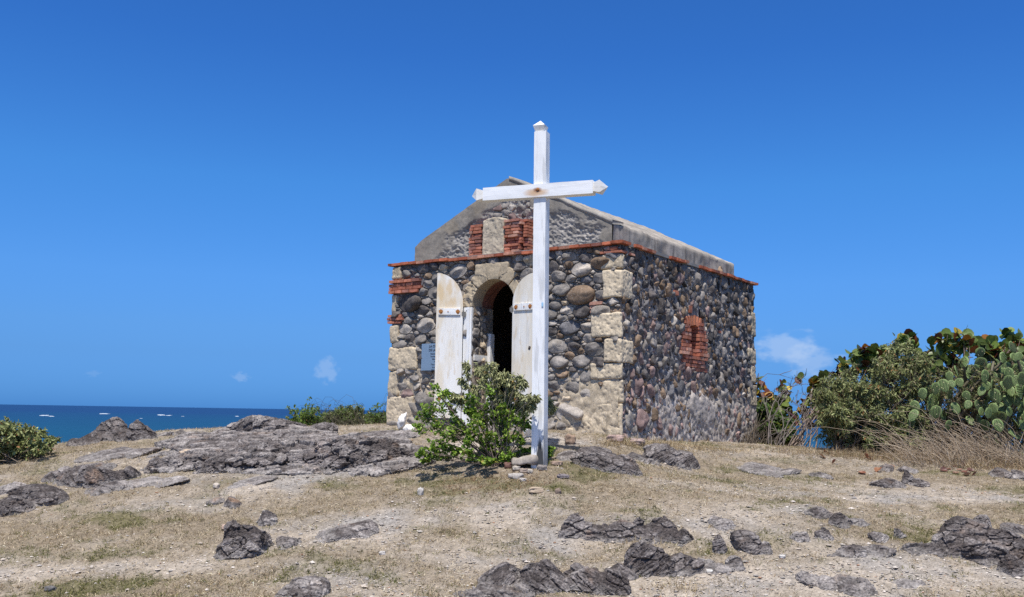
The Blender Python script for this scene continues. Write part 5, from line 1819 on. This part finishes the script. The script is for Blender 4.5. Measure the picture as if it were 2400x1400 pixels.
for k in range(5):
    nu, nv = 14, 22
    u, v = np.meshgrid(np.linspace(0, np.pi, nu), np.linspace(0, 2 * np.pi, nv, endpoint=False), indexing='ij')
    Q = np.stack([np.sin(u) * np.cos(v), np.sin(u) * np.sin(v), np.cos(u) + 0 * v], -1).reshape(-1, 3)
    wd = .80 * (1 + .22 * Q[:, 2]) * (1 + .05 * np.sin(3 * np.arctan2(Q[:, 2], Q[:, 0]) + k))
    th_ = .085 * (1 - .25 * Q[:, 2])
    V = np.c_[Q[:, 0] * wd, Q[:, 1] * th_ * 1.3, Q[:, 2]]
    V[:, 1] += .10 * V[:, 0] * V[:, 2] * (k - 2) * .4 + .05 * (V[:, 0] ** 2)
    c = C3((.175, .25, .085)) * (1 + .22 * fbm(Q * 2 + k * 5, 3, 5))[:, None]
    edge = sm(.35, .05, np.abs(Q[:, 1]))[:, None] * .35
    c = c * (1 - edge) + C3((.32, .32, .12)) * edge
    mb = MB()
    mb.add(V, grid_faces(nu, nv, True)[:, ::-1], c)
    for sgn in (-1, 1):            # areoles with short spines in diagonal rows
        for i in range(-3, 4):
            for j in range(-4, 5):
                x, z = (i + .5 * (j % 2)) * .23, j * .2
                if (x / .8) ** 2 + z ** 2 > .80:
                    continue
                w_ = .80 * (1 + .22 * z)
                yy = .11 * (1 - .25 * z) * math.sqrt(max(0, 1 - (x / w_) ** 2 - z * z)) * sgn + .10 * x * z * (k - 2) * .4 + .05 * x * x
                s_ = .085
                p = np.array([x, yy, z])
                T8 = np.array([(s_, 0, 0), (0, 0, s_), (-s_, 0, 0), (0, 0, -s_), (0, sgn * .03, 0), (rc.normal(0, .05), sgn * .16, -.05)])
                mb.add(p + T8, [(0, 1, 4), (1, 2, 4), (2, 3, 4), (3, 0, 4), (0, 2, 5)], (.035, .03, .015) if rc.random() < .93 else (.5, .42, .25))
    d_ = {}
    for f in mb.F:
        d_.setdefault(f.shape[1], []).append(f)
    pads.append(mesh_data('pad', np.concatenate(mb.V), [np.concatenate(x) for x in d_.values()], MPAD, np.concatenate(mb.C)))
cb = root_of(cactus)
for i, (x, y, r) in enumerate(cx0):
    Y = rc.uniform(14.3, 15.1) if y > 450 else rc.uniform(14.8, 15.4)
    p = atY(1740 + x / 3.5, 740 + y / 3.5, Y)
    R_ = r / 3.5 / FPX * Y * rc.uniform(1.0, 1.38)
    o = bpy.data.objects.new('pad', pads[rc.integers(5)])
    COL.objects.link(o)
    o.parent = cactus
    o.location = tuple(p - cb)
    o.rotation_euler = (rc.normal(-.15, .28), rc.normal(0, .35), rc.normal(-.1, .5))
    o.scale = (R_ * rc.uniform(.9, 1.1), R_, R_ * rc.uniform(1.0, 1.2))
stc = MB()
for (x, y, r) in cx0[::3]:
    e = atY(1740 + x / 3.5, 740 + (y + r * .8) / 3.5, 14.9)
    P = bent(cb + [rc.normal(0, .35), rc.normal(0, .15), -.1], e, rc, 8, .03, .08)
    V, F = tube(P, np.linspace(.045, .022, 8), 7)
    stc.add(V, F, C3((.15, .13, .08)) * rc.uniform(.7, 1.2))
stc.build('stem', MPAD, cactus)

# undergrowth filling the thicket behind the pads
uc = fill([(2150, 900), (2220, 860), (2300, 850), (2450, 850), (2450, 1100), (2300, 1085), (2200, 1070), (2150, 1050)], 150, rg, 14.75, 16.0, 20, 36)
shrub('tangled_bush', gpt(2290, 1072) + [0, 1.1, 0], uc, 'tangled olive undergrowth woven between the prickly pear pads', 'shrub', 15,
      [((.17, .19, .075), 4), ((.10, .11, .045), 3), ((.26, .2, .11), 2)], (.065, .018), LANCE, MOLIVE, 90, 8, .6, .007, .3, (.24, .19, .14), bases=[gpt(x, 1070) + [0, 1.1, 0] for x in (2180, 2260, 2330, 2400)])

# left bush
rg = np.random.default_rng(6)
LB = [(-60, 985), (0, 985), (15, 992), (28, 990), (42, 1000), (60, 1004), (85, 1010), (104, 1010), (112, 1018), (100, 1030), (112, 1040), (122, 1048), (105, 1058), (70, 1068), (30, 1082), (0, 1090), (-60, 1110)]
lcl = fill(LB, 75, rg, 13.2, 14.6, 12, 22) + [(atY(128, 1032, 13.8), .06), (atY(117, 1028, 13.8), .05)]
shrub('olive_bush', gpt(20, 1094) + [-.2, .7, 0], lcl, 'olive green bush with downy leaves at the left edge above the sea', 'shrub', 16,
      [((.22, .245, .09), 4), ((.32, .34, .15), 3), ((.13, .15, .05), 3), ((.34, .17, .08), .35)], (.062, .028), LANCE, MOLIVE, 130, 8, .55, .009, .2, (.20, .16, .12))

# bushes behind the crest
B1 = [(670, 1000), (700, 994), (730, 994), (750, 992), (790, 996), (790, 1012), (700, 1010)]
shrub('low_green_bush', gpt(735, 1004) + [0, 1.6, 0], fill(B1, 40, rg, 19, 20, 10, 16), 'low bright green bush on the skyline left of the stalky one', 'shrub', 17,
      [((.13, .20, .03), 4), ((.08, .13, .02), 3), ((.19, .25, .045), 2), ((.35, .22, .06), .2)], (.055, .03), OVAL, MLEAF, 190, 7, .0, .0025, .2, (.07, .06, .04), twiglen=.75)
B2 = [(752, 998), (770, 988), (800, 982), (830, 980), (850, 986), (862, 994), (850, 1020), (770, 1015)]
shrub('stalky_bush', gpt(808, 1010) + [0, 1.2, 0], fill(B2, 60, rg, 18, 19.2, 10, 18) + [(atY(x, y, 18.4), .05) for x, y in [(797, 972), (823, 962), (826, 972), (833, 974), (812, 972), (780, 980)]], 'taller bush with dry seed stalks on the skyline between rocks and chapel', 'shrub', 18,
      [((.12, .175, .03), 4), ((.18, .22, .07), 3), ((.07, .11, .02), 2.5), ((.34, .31, .15), 1)], (.06, .024), LANCE, MLEAF, 190, 7, .1, .0025, .2, (.10, .085, .055), twiglen=.75)
B3 = [(850, 996), (875, 992), (890, 985), (905, 978), (920, 978), (920, 1008), (870, 1012)]
shrub('low_green_bush', gpt(880, 1004) + [0, 1.6, 0], fill(B3, 40, rg, 18.6, 19.6, 10, 17), 'low green bush half hidden by the left corner of the chapel', 'shrub', 19,
      [((.11, .175, .03), 4), ((.075, .12, .02), 3), ((.16, .21, .045), 1.5)], (.055, .03), OVAL, MLEAF, 190, 7, .0, .0025, .2, (.07, .06, .04), twiglen=.75)

# ------------------------------------------------------------------ ground cover
rg = np.random.default_rng(8)


def scatter(n, r0=7.3, r1=17.5, span=.60):
    th = rg.uniform(-span, span, n)
    r = r0 * (r1 / r0) ** rg.uniform(0, 1, n)
    return r * np.sin(th), r * np.cos(th)


def inside_chapel(x, y):
    q = np.c_[x, y] - CO[:2]
    u_, v_ = q @ UD[:2], q @ VD[:2]
    return (u_ > -.05) & (u_ < WF + .05) & (v_ > -.05) & (v_ < WS + .05)


def blades(mb, x, y, ln, wd, el, cols, az=None, curve=.3):
    n = len(x)
    P = np.c_[x, y, terr(x, y) - .003]
    az = rg.uniform(0, 2 * np.pi, n) if az is None else az
    D = np.c_[np.cos(az) * np.cos(el), np.sin(az) * np.cos(el), np.sin(el)]
    Sd = np.c_[-np.sin(az), np.cos(az), np.zeros(n)]
    tw = rg.uniform(-1, 1, n)[:, None]
    Sd = norm(Sd + tw * np.array([0, 0, 1.0]))
    mid = P + D * (ln * .55)[:, None]
    tip = P + D * ln[:, None] - np.c_[np.zeros((n, 2)), ln * curve * np.cos(el)]
    h = (wd / 2)[:, None] * Sd
    V = np.stack([P - h, P + h, mid + h * .8, mid - h * .8, tip], 1).reshape(-1, 3)
    b_ = np.arange(n)[:, None] * 5
    mb.add(V, [b_ + np.array([[0, 1, 2, 3]]), b_ + np.array([[3, 2, 4]])], np.repeat(cols, 5, 0))


x, y = scatter(300000)
gm_, gr_ = ground_mask(x, y)
keep = (rg.uniform(0, 1, len(x)) < np.clip(1.1 - 1.15 * gm_, .10, 1) * (.45 + .55 * sm(-.5, .4, fbm(np.c_[x, y, x * 0] * 4, 3, 55)))) & ~inside_chapel(x, y)
x, y, gm_, gr_ = x[keep], y[keep], gm_[keep], gr_[keep]
n = len(x)
c = mixcol(rg, n, [((.42, .343, .228), 4), ((.55, .465, .325), 3), ((.23, .165, .095), 2.2), ((.66, .57, .42), 1.2)], .25)
isg = rg.uniform(0, 1, n) < np.clip(gr_ * 1.1 - .1 + .08 * (y < 10.2), 0, .85)
c[isg] = mixcol(rg, int(isg.sum()), [((.14, .135, .045), 3), ((.20, .18, .07), 2), ((.085, .10, .03), 1.5)], .2)
lit = np.linalg.norm((np.c_[x, y] - gpt(1160, 1128)[:2]) / np.array([.65, .45]), axis=1) < 1
c[lit] = mixcol(rg, int(lit.sum()), [((.24, .14, .075), 3), ((.36, .23, .13), 2), ((.15, .075, .045), 2), ((.45, .36, .22), 1)], .2)
gs = MB()
blades(gs, x, y, rg.uniform(.02, .07, n) * (1 + .3 * isg), rg.uniform(.003, .0065, n), np.abs(rg.normal(.3, .4, n)), c)
o = gs.build('dry_turf', MGRASS, None, False)
o['kind'] = 'stuff'

# tufts of longer straw: wall foot, rocks, under the thicket
gs = MB()


def tuft(px, py, n, spread, ln, dn, pal, lean_=None, el=(.75, .4)):
    p = gpt(px, py)
    xx, yy = p[0] + rg.normal(0, spread, n), p[1] + rg.normal(0, spread * .7, n) + dn
    ok = ~inside_chapel(xx, yy)
    xx, yy = xx[ok], yy[ok]
    m_ = len(xx)
    az = rg.uniform(0, 2 * np.pi, m_) if lean_ is None else rg.normal(lean_, .7, m_)
    blades(gs, xx, yy, rg.uniform(.5, 1.15, m_) * ln, rg.uniform(.003, .006, m_), np.clip(rg.normal(el[0], el[1], m_), .15, 1.5), mixcol(rg, m_, pal, .2), az, .35)


ST = [((.40, .31, .18), 4), ((.52, .42, .27), 3), ((.26, .19, .11), 2)]
STB = [((.36, .27, .16), 4), ((.48, .38, .25), 3), ((.22, .145, .09), 3), ((.15, .15, .06), 1)]
for px, py, k, sp, ln in [(1430, 1046, 260, .10, .14), (1470, 1048, 300, .12, .15), (1500, 1046, 260, .12, .17), (1540, 1048, 300, .15, .15), (1580, 1050, 300, .15, .16), (1630, 1052, 280, .15, .14), (1680, 1056, 260, .15, .12), (1730, 1060, 200, .15, .10),
                          (1850, 1060, 300, .3, .14), (1920, 1066, 400, .3, .16), (1990, 1072, 500, .3, .2), (2060, 1076, 500, .3, .2), (2120, 1080, 500, .25, .22), (2180, 1085, 500, .25, .25), (2240, 1090, 500, .25, .25), (2300, 1096, 500, .25, .26), (2370, 1100, 500, .25, .26),
                          (540, 1014, 120, .12, .14), (480, 1020, 120, .2, .12), (700, 1112, 60, .05, .13), (1490, 1272, 60, .06, .09), (1560, 1276, 50, .06, .08), (1590, 1386, 80, .1, .1), (1630, 1392, 80, .1, .1), (1720, 1376, 60, .08, .07),
                          (1250, 1130, 90, .12, .07), (1180, 1130, 160, .14, .08), (1120, 1128, 160, .16, .07), (150, 1050, 100, .2, .1), (60, 1100, 200, .3, .12), (15, 1108, 200, .3, .12), (330, 1068, 120, .3, .08), (300, 1052, 160, .4, .08), (1960, 1236, 60, .1, .06), (2090, 1232, 80, .12, .07), (1440, 1120, 60, .1, .07), (1390, 1116, 60, .06, .08), (1560, 1100, 60, .06, .1)]:
    tuft(px, py, k, sp, ln, .05, ST if px < 1800 else STB)
o = gs.build('straw_tufts', MGRASS, None, False)
o['kind'] = 'stuff'
# long dry stems arching under the prickly pear
gs = MB()
rs_ = np.random.default_rng(17)
for k in range(1500):
    px, py = rs_.uniform(2130, 2430), rs_.uniform(1040, 1105)
    a = gpt(px, py) + [0, rs_.uniform(0, .3), -.02]
    ln = rs_.uniform(.3, .95) * (1.0 if rs_.random() < .4 else .6)
    dirx = rs_.normal(-.35, .55)
    e = a + np.array([dirx * ln, rs_.normal(-.05, .25) * ln, ln * rs_.uniform(.35, .95)])
    P = bent(a, e, rs_, 7, .10, .06)
    P[:, 0] += -.12 * ln * np.linspace(0, 1, 7) ** 3
    V, F = tube(P, np.linspace(.0042, .002, 7), 3)
    gs.add(V, F, C3(((.48, .38, .27), (.60, .49, .36), (.34, .25, .17))[rs_.integers(3)]) * rs_.uniform(.8, 1.2))
o = gs.build('long_dry_grass', MGRASS)
o['kind'] = 'stuff'

gs = MB()
x, y = scatter(11000)
gm_, gr_ = ground_mask(x, y)
keep = (rg.uniform(0, 1, len(x)) < np.clip(1.0 - 1.2 * gm_, .06, 1)) & ~inside_chapel(x, y)
x, y, gr_ = x[keep], y[keep], gr_[keep]
k = 15
n = len(x) * k
spr = rg.uniform(.012, .05, len(x)).repeat(k)
isg = (rg.uniform(0, 1, len(x)) < .14 + .75 * gr_ + .14 * (y < 10.2)).repeat(k)
c = mixcol(rg, n, [((.42, .33, .20), 4), ((.54, .45, .30), 3), ((.24, .17, .10), 2)], .2)
c[isg] = mixcol(rg, int(isg.sum()), [((.15, .15, .05), 3), ((.23, .21, .085), 2), ((.10, .115, .035), 1.5)], .2)
xx, yy = x.repeat(k) + rg.normal(0, 1, n) * spr, y.repeat(k) + rg.normal(0, 1, n) * spr
blades(gs, xx, yy, rg.uniform(.02, .06, n), rg.uniform(.003, .0055, n), np.clip(rg.normal(.75, .35, n), .1, 1.5), c)
o = gs.build('grass_tufts', MGRASS, None, False)
o['kind'] = 'stuff'

# gravel
x, y = scatter(90000, 7.3, 16.5)
gm_, gr_ = ground_mask(x, y)
keep = (rg.uniform(0, 1, len(x)) < .04 + .85 * gm_ ** 1.3) & ~inside_chapel(x, y)
x, y = x[keep], y[keep]
n = len(x)
OCT = np.array([(1, 0, 0), (.5, .87, .1), (-.5, .87, 0), (-1, 0, .1), (-.5, -.87, 0), (.5, -.87, .1), (0, 0, .75), (0, 0, -.75)])
OF = np.array([(i, (i + 1) % 6, 6) for i in range(6)] + [((i + 1) % 6, i, 7) for i in range(6)])
s_ = np.minimum(.003 + rg.gamma(1.3, .0030, n), .026)
V = OCT[None] * (1 + rg.normal(0, .22, (n, 8, 3)))
a = rg.uniform(0, 6.28, n)
V[..., 2] *= rg.uniform(.5, .9, (n, 1))
V[..., 0] *= rg.uniform(.8, 1.6, (n, 1))
cx, sx_ = np.cos(a)[:, None], np.sin(a)[:, None]
V = np.stack([V[..., 0] * cx - V[..., 1] * sx_, V[..., 0] * sx_ + V[..., 1] * cx, V[..., 2]], -1) * s_[:, None, None]
V += np.c_[x, y, terr(x, y) + s_ * .25][:, None]
F = (OF[None] + (np.arange(n) * 8)[:, None, None]).reshape(-1, 3)
c = mixcol(rg, n, [((.42, .36, .30), 5), ((.32, .29, .265), 4), ((.54, .48, .42), 2.5), ((.2, .18, .17), 1), ((.38, .22, .14), .4), ((.60, .56, .5), .35)], .15)
o = obj('gravel', V.reshape(-1, 3), F, MPEB, None, np.repeat(c, 8, 0), False)
o['kind'] = 'stuff'

# dry fallen leaves
rl = np.random.default_rng(3)


def fallen(px, py, size, label, k, col, group):
    p = gpt(px, py)
    nu = 9
    u, v = np.meshgrid(np.linspace(-1, 1, nu), np.linspace(-1, 1, nu), indexing='ij')
    uu, vv_ = u * np.sqrt(1 - v * v / 2), v * np.sqrt(1 - u * u / 2)
    cu = rl.uniform(.3, .8)
    zz_ = cu * (uu ** 2) * .8 + .35 * vv_ ** 2 * rl.uniform(.2, 1) + .08 * np.sin(uu * 5 + k)
    V = np.stack([uu, vv_, zz_], -1).reshape(-1, 3) * size
    R = np.array(Matrix.Rotation(rl.uniform(0, 6), 3, 'Z') @ Matrix.Rotation(rl.normal(0, .45), 3, 'X') @ Matrix.Rotation(rl.normal(0, .4), 3, 'Y'))
    V = V @ R.T
    V[:, 2] -= V[:, 2].min() - .004
    o = obj('dry_leaf', V + p, grid_faces(nu, nu), MGRAPE, None, C3(col) * (1 + .25 * fbm(V * 30, 2, k))[:, None], True, p)
    return tag(o, label, 'leaf', group)


GL = 'curled dry leaves under the dry stems'
for k, (px, py) in enumerate([(2222, 1100), (2236, 1096), (2250, 1104), (2262, 1108), (2275, 1104), (2240, 1110), (2285, 1116), (2212, 1104), (2268, 1116), (2256, 1092)]):
    fallen(px, py, rl.uniform(.035, .055), 'curled red brown dry leaf in the heap under the long dry stems', k, ((.22, .10, .07), (.17, .075, .055), (.30, .17, .12))[k % 3], GL)
GL2 = 'dry leaves scattered on the right slope'
for k, (px, py) in enumerate([(1935, 1066), (2032, 1078), (2060, 1106), (1955, 1088), (2085, 1098), (2020, 1110), (1928, 1074)]):
    fallen(px, py, rl.uniform(.035, .06), 'orange brown dry leaf lying on the straw in front of the grey green shrub', k + 20, ((.34, .15, .07), (.28, .11, .06))[k % 2], GL2)
